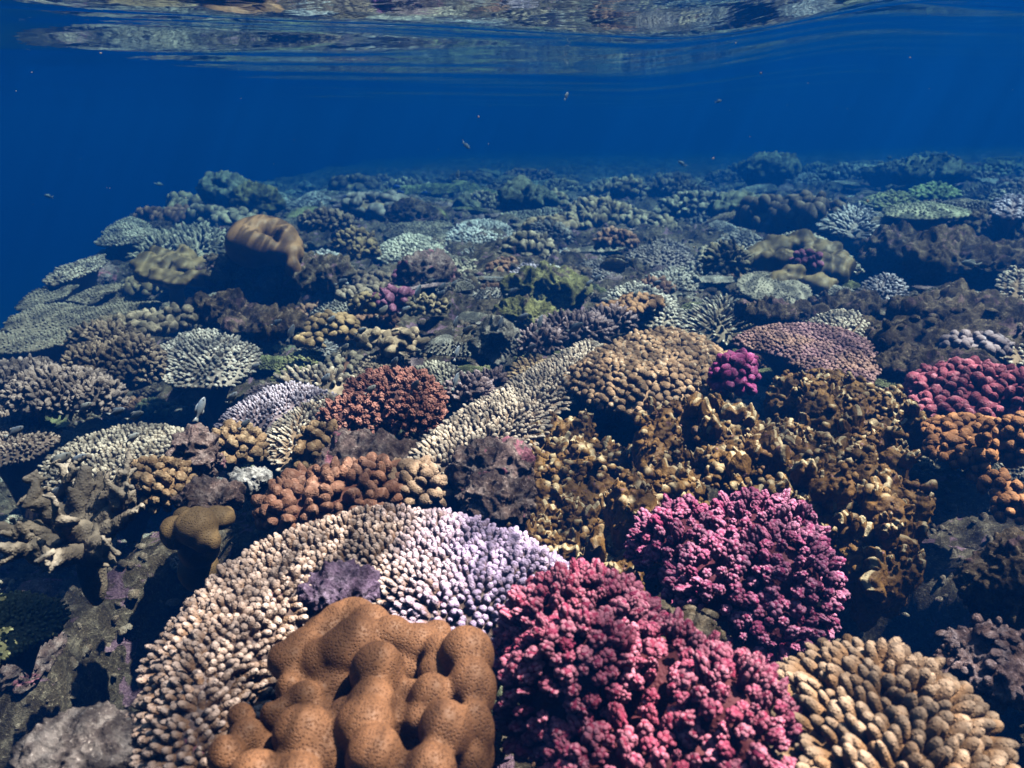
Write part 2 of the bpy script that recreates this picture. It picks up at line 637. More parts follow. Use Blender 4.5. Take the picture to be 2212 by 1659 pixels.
    LL = L * np.clip(1 + lr.normal(0, lvar * .6, len(bx)) + lvar * cl, .45, 1.9)
    RR = R * np.clip(1 + lr.normal(0, .13, len(bx)), .6, 1.5)
    acc = Acc()
    tmul = np.clip(1 + lr.normal(0, .15, len(bx)), .4, 1.2)
    if tipfun is not None:
        tmul = tmul * tipfun(P)
    grow(acc, tm, P - o3, D, LL, RR, lr, tmul)
    if acc.n:
        put("branch_crown", acc.mesh("branch_crown"), mat, root)
    tag(root, label, cat, group)
    mark((ctr[0], ctr[1], z), ext * .42, handle)
    return root

# ------------------------------------------------------------------ bushy colonies grown on a few swellings
def blob_from_px(px, py, w, h, z=None, y=None, ry=.9):
    """centre and radii of an ellipsoid that stands at a place of the photograph"""
    p = onz(px, py, z) if y is None else aty(px, py, y)
    s = np.linalg.norm(p)
    rx = w / 2 * s / FPX
    hh = h / 2 * s / FPX
    th = math.asin(-p[2] / s)
    ryy = rx * ry
    if ryy * math.sin(th) > hh * .8:
        ryy = hh * .8 / math.sin(th)
    rz = math.sqrt(max(hh * hh - (ryy * math.sin(th)) ** 2, (.25 * hh) ** 2)) / math.cos(th)
    return (p, np.array([rx, ryy, rz]))

def bush(name, label, cat, blobs, mat, sp=.018, L=.02, R=.009, tm="wart", jit=.18, up=.15, group=None, handle=None, lvar=.25, rvar=.2, zmin=-.55, core=None, sink=.5, noise=.08, gaps=0.0):
    lr = np.random.default_rng(int(abs(blobs[0][0][0] * 7919 + blobs[0][0][1] * 104729)) % 99991)
    c = np.mean([b[0] for b in blobs], axis=0)
    gnd = g1(c[0], c[1])
    root = empty(name, (c[0], c[1], gnd))
    o3 = np.array([c[0], c[1], gnd])
    P, D = [], []
    for bi, (cc, rr) in enumerate(blobs):
        rr = np.asarray(rr, float)
        area = 4 * math.pi * ((rr[0] * rr[1]) ** 1.6 / 3 + (rr[0] * rr[2]) ** 1.6 / 3 + (rr[1] * rr[2]) ** 1.6 / 3) ** (1 / 1.6)
        n = max(12, int(area / (sp * sp * .95)))
        k = np.arange(n) + .5
        phi = np.arccos(1 - 2 * k / n); th = math.pi * (1 + 5 ** .5) * k
        S = np.stack([np.cos(th) * np.sin(phi), np.sin(th) * np.sin(phi), np.cos(phi)], 1)
        S = S + lr.normal(0, .22 * sp / rr.mean(), S.shape)
        S /= np.linalg.norm(S, axis=1)[:, None]
        S = S[S[:, 2] > zmin]
        disp = 1 + noise * fbm(S * 2.2 + bi * 5 + cc, 2, 6)
        p = cc + S * rr * disp[:, None]
        nr = S / rr; nr /= np.linalg.norm(nr, axis=1)[:, None]
        keep = np.ones(len(p), bool)
        for bj, (c2, r2) in enumerate(blobs):
            if bj != bi:
                keep &= (((p - c2) / np.asarray(r2)) ** 2).sum(1) > .93
        if gaps:
            keep &= fbm(p * 22, 2, 31) > -1 + gaps
        P.append(p[keep]); D.append(nr[keep])
        V, F = ico(4)
        cv = cc + V * (rr - min(sp * sink, rr.min() * .35)) * (1 + noise * fbm(V * 2.2 + bi * 5 + cc, 2, 6))[:, None]
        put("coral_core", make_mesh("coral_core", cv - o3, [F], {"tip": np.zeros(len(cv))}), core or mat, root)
    P = np.concatenate(P); D = np.concatenate(D)
    D = D + np.array([0, 0, up]) + lr.normal(0, jit, D.shape)
    D /= np.linalg.norm(D, axis=1)[:, None]
    LL = L * np.clip(1 + lr.normal(0, lvar, len(P)), .5, 1.7)
    RR = R * np.clip(1 + lr.normal(0, rvar, len(P)), .55, 1.6)
    acc = Acc()
    grow(acc, tm, P - D * (LL * .55)[:, None] - o3, D, LL * 1.1, RR, lr, np.clip(1 + lr.normal(0, .18, len(P)), .4, 1.2))
    put("branch_crown", acc.mesh("branch_crown"), mat, root)
    tag(root, label, cat, group)
    ex = max(b[1][0] for b in blobs)
    mark((c[0], c[1], c[2]), ex * .9, handle)
    return root

# ------------------------------------------------------------------ massive and encrusting shapes fused from many lumps
def fuse(name, lumps, voxel, smooth=6, disp=None, seed=0, origin=None, subs=2):
    """lumps: (centre, radii, direction or None); one closed skin round them all"""
    acc = Acc()
    V, F = ico(subs)
    for (c, r, dr) in lumps:
        r = np.broadcast_to(np.asarray(r, float), (3,))
        X = V * r
        if dr is not None:
            q = Vector((0, 0, 1)).rotation_difference(Vector(tuple(dr)))
            X = X @ np.array(q.to_matrix()).T
        acc.add(X + c, F)
    me = acc.mesh(name + "_raw")
    o = bpy.data.objects.new(name + "_raw", me)
    COL.objects.link(o)
    md = o.modifiers.new("r", 'REMESH'); md.mode = 'VOXEL'; md.voxel_size = voxel
    if smooth:
        ms = o.modifiers.new("s", 'SMOOTH'); ms.factor = .5; ms.iterations = smooth
    dg = bpy.context.evaluated_depsgraph_get()
    me2 = bpy.data.meshes.new_from_object(o.evaluated_get(dg))
    bpy.data.objects.remove(o)
    bpy.data.meshes.remove(me)
    n = len(me2.vertices)
    co = np.empty(n * 3, np.float32); me2.vertices.foreach_get("co", co); co = co.reshape(-1, 3).astype(float)
    nr = np.empty(n * 3, np.float32); me2.vertex_normals.foreach_get("vector", nr); nr = nr.reshape(-1, 3).astype(float)
    if disp is not None:
        co = co + nr * disp(co, nr)[:, None]
    if origin is not None:
        co0 = co - np.asarray(origin)
    else:
        co0 = co
    me2.vertices.foreach_set("co", np.ascontiguousarray(co0, np.float32).ravel())
    me2.polygons.foreach_set("use_smooth", np.ones(len(me2.polygons), bool))
    me2.name = name
    me2.update()
    return me2, co, nr

def set_tip(me, a):
    at = me.attributes.get("tip") or me.attributes.new("tip", 'FLOAT', 'POINT')
    at.data.foreach_set("value", np.ascontiguousarray(a, np.float32))

_rocks = {}
def rock_mesh(seed, sub=5, rough=.5):
    if (seed, sub) not in _rocks:
        V, F = ico(sub)
        n1 = fbm(V * 1.6 + seed * 7.1, 4, seed)
        n2 = fbm(V * 5.5 + seed * 3.3, 4, seed + 9, ridged=True)
        n3 = fbm(V * 15 + seed, 3, seed + 3, ridged=True)
        n4 = fbm(V * 34 + seed * 2, 3, seed + 5)
        n5 = np.maximum(0, fbm(V * 9 + seed, 2, seed + 7)) ** .6
        r = 1 + rough * (.50 * n1 + .30 * n2 + .17 * n3 + .11 * n4 - .30 * n5)
        _rocks[(seed, sub)] = make_mesh("rock", V * r[:, None], [F], {"tip": np.zeros(len(V))})
    return _rocks[(seed, sub)]

def rock(label, px, py, w, h, z, mat=ROCK, seed=0, name="reef_rock", cat="rock", group=None, handle=None, ry=.9, rot=None, sub=6, y=None, crust=True):
    p, r = blob_from_px(px, py, w, h, z, y, ry)
    V, F = ico(sub)
    k = 1.0 / max(.5, min(2.5, np.linalg.norm(p) / 1.6))          # relief is finer on the rocks one sees from close by
    P = V * r
    q = P + seed * 3.1
    a = r.mean()
    n1 = fbm(q * (1.1 / a), 3, seed)
    n2 = fbm(q * 26 * k, 4, seed + 9, ridged=True)
    n3 = fbm(q * 75 * k, 3, seed + 3, ridged=True)
    n4 = np.maximum(0, fbm(q * 42 * k, 2, seed + 7)) ** .7
    n5 = fbm(q * 180 * k, 2, seed + 11)
    d = a * .42 * n1 + (.016 * n2 + .0075 * n3 - .016 * n4 + .0025 * n5) / k
    nrm = V / r; nrm /= np.linalg.norm(nrm, axis=1)[:, None]
    Q = P + nrm * d[:, None]
    o = put(name, make_mesh(name, Q, [F], {"tip": np.zeros(len(V))}), mat, loc=p)
    if crust:
        lr = np.random.default_rng(seed + int(px))
        cand = np.where((nrm[:, 2] > .05) & (n4 < .25))[0]
        dens = int(4 * math.pi * a * a / (.020 / k) ** 2 * .5)
        pick = lr.choice(cand, min(len(cand), dens), replace=False)
        cl = fbm(q[pick] * 9 * k, 2, seed + 40)
        pick = pick[cl > -.05]
        acc = Acc()
        m = len(pick) // 2
        grow(acc, "wart", Q[pick[:m]] - nrm[pick[:m]] * .002, nrm[pick[:m]] + (0, 0, .5), .011 / k * lr.lognormal(0, .35, m), .006 / k * lr.lognormal(0, .35, m), lr)
        grow(acc, "bead", Q[pick[m:]] - nrm[pick[m:]] * .002, nrm[pick[m:]] + (0, 0, .3), .008 / k * lr.lognormal(0, .4, len(pick) - m), .0055 / k * lr.lognormal(0, .4, len(pick) - m), lr)
        if len(pick) > 50:
            put("crust_growth", acc.mesh("crust_growth"), mat, o)
    tag(o, label, cat, group)
    mark(p, r[0] * .8, handle)
    return o

# ================================================================== THE SETTING
def wedge_grid(ys, s_in, n_in, s_out):
    s = np.concatenate([-s_out[::-1], np.linspace(-s_in, s_in, n_in), s_out])
    Y, S = np.meshgrid(ys, s, indexing='ij')
    X = S * (.62 * np.maximum(Y, 0) + .75)
    r, c = Y.shape
    idx = np.arange(r * c).reshape(r, c)
    F = np.stack([idx[:-1, :-1].ravel(), idx[:-1, 1:].ravel(), idx[1:, 1:].ravel(), idx[1:, :-1].ravel()], 1)
    return X, Y, F

# the reef rock itself, one sheet
ys = np.concatenate([np.linspace(-6, .2, 12), np.geomspace(.25, 22, 560), np.geomspace(23, 60, 14)])
X, Y, F = wedge_grid(ys, 1.25, 620, np.geomspace(1.4, 9, 14))
Z = ground(X, Y)
q = np.stack([X.ravel(), Y.ravel(), Z.ravel()], 1)
sc_ = np.clip(Y.ravel() / 4, .5, 1.6)
rough = fbm(q * 5.5, 3, 40, ridged=True) * .045 + fbm(q * 16, 4, 44, ridged=True) * .022 + fbm(q * 55, 3, 47) * .006
Z = Z + (rough * np.clip(sc_, .6, 1.5)).reshape(Z.shape)
me = make_mesh("reef_ground", np.stack([X.ravel(), Y.ravel(), Z.ravel()], 1), [F])
GROUND = rock_mat(((.042, .031, .021), (.085, .065, .045), (.18, .15, .115)), "reef_ground", patch=(.22, .13, .19))
tag(put("reef_ground", me, GROUND), kind="structure")

# the underside of the sea surface: mirror beyond the critical angle, clear above; caustic light bands are painted into its transparent colour with noise
SURF = .225
GOBO = (7.7, 3.3, 0.0)
wm, nt, bs = nt_new("sea_surface")
out = nt.nodes["Material Output"]
nt.nodes.remove(bs)
fr = N(nt, "ShaderNodeFresnel"); fr.inputs["IOR"].default_value = 1.33
gl = N(nt, "ShaderNodeBsdfGlossy"); gl.inputs["Roughness"].default_value = .03
gl.inputs["Color"].default_value = (.93, .96, 1, 1)
tr = N(nt, "ShaderNodeBsdfTransparent")
co = N(nt, "ShaderNodeNewGeometry").outputs["Position"]
of = N(nt, "ShaderNodeMapping"); nt.links.new(co, of.inputs[0])
of.inputs["Location"].default_value = GOBO      # shifts the painted caustic pattern over the reef
co = of.outputs[0]
mp = N(nt, "ShaderNodeMapping"); nt.links.new(co, mp.inputs[0])
mp.inputs["Rotation"].default_value = (0, 0, math.radians(24))
mp.inputs["Scale"].default_value = (1.0, .42, 1.0)
wa = noise_node(nt, mp.outputs[0], 3.1, 1.0, .5, 1.2)
wb = noise_node(nt, mp.outputs[0], 9.5, 1.0, .5, 1.2)
wc = noise_node(nt, co, 2.3, 2, .5, .6)
def ridge(o, k):
    a = math_node(nt, 'ABSOLUTE', math_node(nt, 'SUBTRACT', o, .5))
    b = math_node(nt, 'SUBTRACT', 1.0, math_node(nt, 'MULTIPLY', a, 2.0))
    return math_node(nt, 'POWER', b, k)
ra = ridge(wa, 15.0); rb = ridge(wb, 13.0)
pa = ramp(nt, wc, [(.36, .35), (.64, 1.0)])
la = math_node(nt, 'MULTIPLY', math_node(nt, 'MULTIPLY', ra, 1.0), math_node(nt, 'ADD', .25, math_node(nt, 'MULTIPLY', pa, .75)))
lb_ = math_node(nt, 'MULTIPLY', math_node(nt, 'MULTIPLY', rb, .95), pa)
mq = N(nt, "ShaderNodeMapping"); nt.links.new(co, mq.inputs[0])
mq.inputs["Rotation"].default_value = (0, 0, math.radians(-58))
mq.inputs["Scale"].default_value = (1.0, .30, 1.0)
wd = ramp(nt, noise_node(nt, mq.outputs[0], 27.0, .5, .4, .8), [(.52, 0), (.68, 1)])
we = ramp(nt, noise_node(nt, co, 3.4, 1, .5, .4), [(.38, 0.15), (.56, 1)])
lb_ = math_node(nt, 'ADD', lb_, math_node(nt, 'MULTIPLY', math_node(nt, 'MULTIPLY', wd, .62), we))
tot = math_node(nt, 'ADD', math_node(nt, 'ADD', la, lb_), math_node(nt, 'ADD', .155, math_node(nt, 'MULTIPLY', pa, .06)))
tot = math_node(nt, 'MINIMUM', tot, 1.0)
cc = N(nt, "ShaderNodeCombineColor")
nt.links.new(tot, cc.inputs[0]); nt.links.new(tot, cc.inputs[1]); nt.links.new(tot, cc.inputs[2])
nt.links.new(cc.outputs[0], tr.inputs[0])
ms = N(nt, "ShaderNodeMixShader")
nt.links.new(fr.outputs[0], ms.inputs[0]); nt.links.new(tr.outputs[0], ms.inputs[1]); nt.links.new(gl.outputs[0], ms.inputs[2])
nt.links.new(ms.outputs[0], out.inputs["Surface"])
wbn = noise_node(nt, co, 9, 3, .5, .3)
bp = N(nt, "ShaderNodeBump"); bp.inputs["Strength"].default_value = .28; bp.inputs["Distance"].default_value = .006
nt.links.new(wbn, bp.inputs["Height"]); nt.links.new(bp.outputs[0], gl.inputs["Normal"])

ys = np.concatenate([np.linspace(-14, .3, 60), np.geomspace(.35, 16, 620), np.geomspace(16.5, 60, 60)])
X, Y, F = wedge_grid(ys, 1.35, 300, np.geomspace(1.5, 30, 16))
Wz = np.zeros_like(X)
wr = np.random.default_rng(5)
for (lam, amp, ang, spr) in ((3.1, .030, 118, 7), (1.5, .021, 126, 9), (.95, .0125, 112, 14), (.55, .0040, 100, 20), (.30, .0010, 95, 30)):
    for k in range(3):
        th = math.radians(ang + wr.uniform(-spr, spr)); kk = 2 * math.pi / (lam * wr.uniform(.8, 1.25))
        Wz = Wz + amp * .62 * np.sin(kk * (X * math.cos(th) + Y * math.sin(th)) + wr.uniform(0, 6.28))
Wz = Wz * (.22 + .78 * sstep(4.8, 2.2, Y)) * (1 - .65 * sstep(.22, .50, X / (np.abs(Y) + .6)))
Wz = Wz + .055 * 5 * (1 - np.exp(-np.clip(Y, 0, 99) / 5)) * sstep(.10, .36, X / (np.abs(Y) + .6))
me = make_mesh("water", np.stack([X.ravel(), Y.ravel(), (SURF + Wz).ravel()], 1), [F])
tag(put("water", me, wm), kind="structure")

# the sea water between: one even volume
hv = np.array([(x, y, z) for z in (-10.5, .95) for y in (-13.5, 61) for x in (-300, 300)], float)
hf = np.array([(0, 2, 3, 1), (4, 5, 7, 6), (0, 1, 5, 4), (2, 6, 7, 3), (0, 4, 6, 2), (1, 3, 7, 5)])
hm, nt, bs = nt_new("sea_water")
nt.nodes.remove(bs)
pv = N(nt, "ShaderNodeVolumePrincipled")
pv.inputs["Color"].default_value = (.001, .038, .175, 1)
pv.inputs["Absorption Color"].default_value = (.012, .27, .37, 1)
pv.inputs["Density"].default_value = .265
pv.inputs["Anisotropy"].default_value = .2
nt.links.new(pv.outputs[0], nt.nodes["Material Output"].inputs["Volume"])
hz = put("haze", make_mesh("haze", hv, [hf], smooth=False), hm)
tag(hz, kind="stuff")

# ================================================================== THE CORALS
CREAM = coral_mat((.26, .17, .11), (.76, .66, .56))
CREAM_LILAC = coral_mat((.30, .19, .15), (.74, .62, .84), alt=(.36, .25, .30), tipat=(.45, .95))
LILAC = coral_mat((.24, .17, .19), (.74, .64, .80))
WHITE = coral_mat((.29, .255, .23), (.80, .78, .80))
GREYTAN = coral_mat((.22, .17, .125), (.56, .48, .40))
TANFAT = coral_mat((.31, .17, .085), (.56, .40, .29), polyp=300, tipat=(.45, 1.0))
TANBEAD = coral_mat((.40, .24, .14), (.92, .73, .55))
PALETAN = coral_mat((.36, .25, .18), (.76, .63, .53))
ROSETAN = coral_mat((.40, .22, .17), (.66, .43, .36), alt=(.38, .20, .24))
PINK = coral_mat((.44, .06, .17), (.80, .36, .57), polyp=420, alt=(.40, .06, .19), tipat=(.35, 1.0))
ROSE = coral_mat((.44, .055, .12), (.80, .33, .46), polyp=420, alt=(.40, .055, .15), tipat=(.35, 1.0))
MAGENTA = coral_mat((.42, .06, .22), (.74, .26, .52), polyp=300)
PURPLE = coral_mat((.27, .09, .17), (.56, .28, .42), polyp=260)
RUST = coral_mat((.34, .15, .095), (.62, .35, .26), polyp=260, alt=(.37, .18, .12))
RUSTPALE = coral_mat((.42, .27, .18), (.68, .48, .36), polyp=260)
REDBROWN = coral_mat((.26, .085, .065), (.55, .27, .22), polyp=260)
NODBROWN = coral_mat((.21, .125, .065), (.45, .32, .20))
BROWNBUSH = coral_mat((.14, .10, .07), (.30, .23, .17))
LILACBUSH = coral_mat((.22, .15, .15), (.52, .40, .44))
DULLPLATE = coral_mat((.135, .11, .08), (.30, .265, .21), var=.2)
GREENPLATE = coral_mat((.15, .145, .07), (.40, .42, .20))
GREENBUSH = coral_mat((.12, .13, .08), (.34, .36, .24))
STAG = coral_mat((.27, .22, .165), (.60, .52, .43), polyp=230, alt=(.31, .26, .20))
OLIVELOBE = honeycomb_mat((.20, .145, .07), (.13, .09, .04), 260, "leathery_tissue", .0008)
DOMEBROWN = honeycomb_mat((.235, .135, .066), (.17, .095, .045), 150, "dome_tissue", .0008)
HONEY = honeycomb_mat((.235, .112, .056), (.125, .058, .03), 370, "honeycomb_tissue", .0014, (.10, .5))
LOBEYELLOW = honeycomb_mat((.31, .20, .095), (.19, .115, .05), 330, "lobe_tissue", .0012)

# ---- nearest: the arched finger coral
def arch_mat():
    m, nt, bs = nt_new("arch_tissue")
    co = N(nt, "ShaderNodeNewGeometry").outputs["Position"]
    at = N(nt, "ShaderNodeAttribute", attribute_name="tip").outputs["Fac"]
    sx_ = N(nt, "ShaderNodeSeparateXYZ"); nt.links.new(co, sx_.inputs[0])
    n1 = noise_node(nt, co, 8, 3, .6)
    side = ramp(nt, math_node(nt, 'ADD', math_node(nt, 'ADD', math_node(nt, 'MULTIPLY', sx_.outputs[0], 2.2), .62), math_node(nt, 'MULTIPLY', n1, .5)), [(.45, 0), (.75, 1)])
    base = mix(nt, side, (.32, .18, .11), (.34, .20, .19))
    tip = mix(nt, side, (.84, .64, .57), (.70, .53, .84))
    c = mix(nt, ramp(nt, at, [(.30, 0), (.85, 1)]), base, tip)
    c = mix(nt, 1.0, c, ramp(nt, noise_node(nt, co, 130, 3, .7), [(.25, .75), (.75, 1.06)]), 'MULTIPLY')
    vor = N(nt, "ShaderNodeTexVoronoi"); nt.links.new(co, vor.inputs["Vector"]); vor.inputs["Scale"].default_value = 330
    dots = ramp(nt, vor.outputs["Distance"], [(.0, 1), (.55, 0)])
    c = mix(nt, math_node(nt, 'MULTIPLY', dots, .25), c, (.72, .60, .50))
    nt.links.new(c, bs.inputs["Base Color"])
    bs.inputs["Roughness"].default_value = .6
    bs.inputs["Specular IOR Level"].default_value = .2
    bump(nt, bs, dots, .8, .0016)
    return m
def arch_tips(P):
    t = sstep(-.25, .05, P[:, 0])
    return .75 + .45 * t
table("finger_coral", "wide arching colony of lilac-tipped finger coral curving behind the brown honeycomb coral", "coral",
      [(300, 1690), (285, 1510), (300, 1390), (375, 1270), (480, 1180), (620, 1120), (790, 1090), (920, 1080), (1070, 1100), (1180, 1140), (1265, 1195), (1275, 1240), (1180, 1285),
       (1080, 1345), (970, 1370), (870, 1365), (810, 1310), (770, 1262), (700, 1290), (650, 1340), (590, 1400), (540, 1470), (510, 1560), (460, 1690)],
      -.570, arch_mat(), a=.04, H=.055, edge=.075, sp=.0131, L=.025, R=.0059, tm="fingerhi", spread=.8, handle="the wide arching finger coral", tipfun=arch_tips, stemdrop=.5, under=ROCK_PURPLE, lvar=.35)
table("finger_coral", "small cream finger cluster low at the end of the wide arch by the honeycomb coral", "coral",
      ell(385, 1600, 110, 150), -.60, CREAM, b=.2, H=.04, edge=.04, sp=.017, L=.022, R=.0075, tm="wart", handle=None)

# ---- nearest: the brown honeycomb coral with its folded lobes
def honeycomb_coral():
    lum = []
    def lb(px, py, w, y, el=(1, 1, 1), dr=None):
        p = aty(px, py, y)
        s = np.linalg.norm(p)
        lum.append((p, np.array(el) * (w / 2 * s / FPX), dr))
    # the smooth slanting slab on the top left
    for (x, y_) in ((628, 1428), (662, 1400), (700, 1372), (735, 1348), (768, 1334)):
        lb(x, y_, 96, .89 - (y_ - 1334) * .0007, (1, .9, .9))
    for (x, y_) in ((665, 1460), (700, 1432), (738, 1408)):
        lb(x, y_, 104, .82, (1, 1, 1))
    lb(770, 1395, 118, .83); lb(845, 1372, 80, .84); lb(800, 1350, 90, .87)
    lb(815, 1455, 112, .78, (1, 1, 1.25), (0.1, -.2, 1)); lb(805, 1520, 100, .74)
    lb(905, 1395, 88, .84); lb(945, 1372, 62, .86); lb(955, 1410, 80, .82)
    lb(1010, 1415, 112, .80, (1, 1, 1.1)); lb(1020, 1490, 104, .76, (1, 1, 1.3)); lb(1025, 1580, 84, .72, (1, 1, 1.7)); lb(1010, 1660, 90, .70, (1, 1, 1.5))
    lb(930, 1510, 92, .75, (1, 1, 1.2)); lb(960, 1580, 112, .70, (1, 1, 1.2)); lb(905, 1555, 70, .73); lb(890, 1500, 60, .77)
    lb(660, 1515, 76, .77, (1, 1, 1.2)); lb(655, 1590, 124, .71); lb(700, 1625, 90, .70)
    lb(790, 1570, 122, .71, (1, 1, 1)); lb(810, 1635, 120, .67, (1, 1, 1.1)); lb(745, 1540, 60, .74)
    lb(535, 1590, 70, .72); lb(585, 1545, 44, .75, (1, 1, 1.4)); lb(560, 1610, 60, .72); lb(555, 1680, 110, .66); lb(488, 1632, 74, .69); lb(520, 1548, 56, .75)
    lb(745, 1445, 90, .825); lb(720, 1480, 90, .80); lb(880, 1440, 90, .83); lb(950, 1455, 90, .80); lb(850, 1560, 90, .74); lb(985, 1530, 80, .755); lb(700, 1560, 80, .755)
    lb(930, 1665, 110, .66, (1, 1, 1)); lb(640, 1690, 110, .66); lb(860, 1690, 100, .66); lb(625, 1490, 60, .79, (1, 1, 1.3)); lb(612, 1530, 50, .76)
    lum2 = list(lum)
    # buried mass below
    for (pc, pr, pd) in lum:
        lum2.append((pc + np.array([0, .006, -.030]), np.array([.019, .019, .026]), None))
    p = aty(825, 1610, .80)
    lum2.append((p + np.array([0, 0, -.08]), np.array([.10, .11, .11]), None))
    c = p
    gz = g1(c[0], c[1])
    org = np.array([c[0], c[1], gz])
    for k in range(6):
        lum2.append((np.array([c[0] + random.uniform(-.05, .05), c[1] + .02, gz + (c[2] - gz) * k / 6]), np.array([.10, .10, .08]), None))
    me, co, nr = fuse("honeycomb_coral", lum2, .0034, 3, lambda c_, n_: .0030 * fbm(c_ * 19, 3, 7), origin=org, subs=3)
    o = put("honeycomb_coral", me, HONEY, loc=org)
    tag(o, "large brown honeycomb coral of smooth folded lobes filling the bottom below the wide finger arch", "coral")
    mark(c, .16, "the brown honeycomb coral")
honeycomb_coral()

# ---- nearest: the rose and pink cauliflower corals
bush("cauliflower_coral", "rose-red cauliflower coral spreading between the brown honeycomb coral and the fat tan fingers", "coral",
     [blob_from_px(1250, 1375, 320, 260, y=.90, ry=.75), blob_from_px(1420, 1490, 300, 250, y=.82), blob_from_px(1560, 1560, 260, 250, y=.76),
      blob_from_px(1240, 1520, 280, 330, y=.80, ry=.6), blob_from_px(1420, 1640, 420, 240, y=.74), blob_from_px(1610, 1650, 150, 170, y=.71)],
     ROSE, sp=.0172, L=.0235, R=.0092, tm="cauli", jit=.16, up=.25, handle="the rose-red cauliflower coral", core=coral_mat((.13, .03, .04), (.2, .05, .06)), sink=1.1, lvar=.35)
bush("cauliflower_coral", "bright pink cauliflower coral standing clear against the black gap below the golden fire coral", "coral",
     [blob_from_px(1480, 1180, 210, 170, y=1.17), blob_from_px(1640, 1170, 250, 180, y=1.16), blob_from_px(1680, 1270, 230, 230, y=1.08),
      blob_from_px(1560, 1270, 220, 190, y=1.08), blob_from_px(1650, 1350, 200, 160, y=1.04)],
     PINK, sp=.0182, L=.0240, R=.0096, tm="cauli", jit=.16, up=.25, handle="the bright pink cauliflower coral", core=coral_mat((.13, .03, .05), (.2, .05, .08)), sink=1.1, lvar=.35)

# ---- nearest: fat tan fingers at the bottom right
table("finger_coral", "colony of fat rounded tan fingers beside the rose-red cauliflower coral", "coral",
      [(1680, 1400), (1740, 1350), (1860, 1315), (1980, 1345), (2060, 1400), (2120, 1460), (2180, 1540), (2230, 1640), (2270, 1760), (2100, 1880), (1700, 1880), (1620, 1740), (1670, 1620), (1630, 1530), (1650, 1460)],
      -.545, TANFAT, b=.06, H=.055, edge=.11, sp=.0205, L=.040, R=.0089, tm="fat", spread=.75, handle="the fat tan finger coral", lean=(-.12, -.1), stemdrop=.5, lvar=.22, jit=.10)

# ---- rust cauliflower behind the arch
bush("cauliflower_coral", "rust-orange knobbly coral mound tucked behind the wide finger arch", "coral",
     [blob_from_px(640, 1100, 150, 100, y=1.36), blob_from_px(720, 1075, 220, 125, y=1.42), blob_from_px(800, 1060, 160, 120, y=1.45)],
     RUST, sp=.021, L=.028, R=.0125, tm="bigbead", jit=.12, up=.15, handle="the rust-orange coral mound", sink=.6, core=coral_mat((.16, .06, .04), (.2, .08, .05)))
bush("cauliflower_coral", "pale buff knobbly coral mound touching the rust-orange mound on its right", "coral",
     [blob_from_px(893, 1060, 125, 115, y=1.46)],
     RUSTPALE, sp=.020, L=.026, R=.0118, tm="bigbead", jit=.12, up=.15, sink=.6, core=coral_mat((.16, .10, .07), (.2, .12, .08)))

# ---- golden fire coral: ragged upright plates on an encrusted base
FIRE_PATCH = [
    # polygon in the photograph, height, label
    ([(1010, 985), (1060, 940), (1140, 900), (1220, 890), (1330, 940), (1345, 1010), (1250, 1070), (1120, 1090), (1020, 1030)], -.645,
     "golden fire coral with ragged upright blades below the pale finger ridge", "the golden fire coral blades", 46, 1.0),
    ([(1100, 1075), (1230, 1040), (1390, 1085), (1410, 1115), (1330, 1150), (1360, 1195), (1300, 1205), (1230, 1170), (1150, 1130)], -.66,
     "dark golden fire coral on the slope above the bright pink cauliflower coral", "the dark golden fire coral slope", 44, 1.0),
    ([(1350, 1030), (1450, 990), (1560, 960), (1680, 960), (1740, 1060), (1700, 1110), (1560, 1080), (1440, 1090), (1330, 1070)], -.58,
     "knobbly golden fire coral ridge running behind the bright pink cauliflower coral", "the knobbly golden ridge", 60, .8),
    ([(1370, 890), (1420, 865), (1480, 850), (1560, 860), (1640, 880), (1640, 915), (1560, 950), (1480, 940), (1400, 930)], -.56,
     "golden fire coral ledge over the black hollow under the tan beaded table", "the golden ledge", 36, .9),
    ([(1620, 880), (1740, 870), (1880, 880), (1950, 940), (1990, 1040), (1930, 1070), (1800, 1040), (1720, 1000), (1640, 950)], -.55,
     "golden fire coral field covered with pale-rimmed knobs left of the orange columns", "the golden fire coral field", 70, .8),
    ([(1730, 1060), (1830, 1050), (1930, 1070), (1960, 1130), (1945, 1175), (1900, 1180), (1830, 1140), (1760, 1115)], -.62,
     "brown fire coral spur hanging over the black gap right of the bright pink coral", "the brown fire coral spur", 40, .9),
    ([(1690, 790), (1760, 780), (1850, 820), (1960, 850), (1990, 900), (1880, 900), (1760, 870), (1680, 840)], -.60,
     "low brown fire coral crust under the rose-tan table", "the low brown crust", 34, .7),
]
FIRE = None
def fire_mat():
    m, nt, bs = nt_new("fire_coral_tissue")
    co = N(nt, "ShaderNodeNewGeometry").outputs["Position"]
    at = N(nt, "ShaderNodeAttribute", attribute_name="tip").outputs["Fac"]
    n1 = noise_node(nt, co, 16, 4, .6, .5)
    n2 = noise_node(nt, co, 60, 4, .7, .4)
    n3 = noise_node(nt, co, 240, 3, .7)
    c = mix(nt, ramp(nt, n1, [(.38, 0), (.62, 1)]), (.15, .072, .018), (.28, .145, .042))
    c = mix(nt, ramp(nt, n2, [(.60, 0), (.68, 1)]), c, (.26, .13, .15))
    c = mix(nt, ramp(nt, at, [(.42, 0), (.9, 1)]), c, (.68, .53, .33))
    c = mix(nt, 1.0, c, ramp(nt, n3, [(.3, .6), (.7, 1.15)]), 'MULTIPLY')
    nt.links.new(c, bs.inputs["Base Color"])
    bs.inputs["Roughness"].default_value = .55
    bs.inputs["Specular IOR Level"].default_value = .25
    h = math_node(nt, 'ADD', n2, math_node(nt, 'MULTIPLY', n3, .4))
    bump(nt, bs, h, .8, .004)
    return m
FIRE = fire_mat()
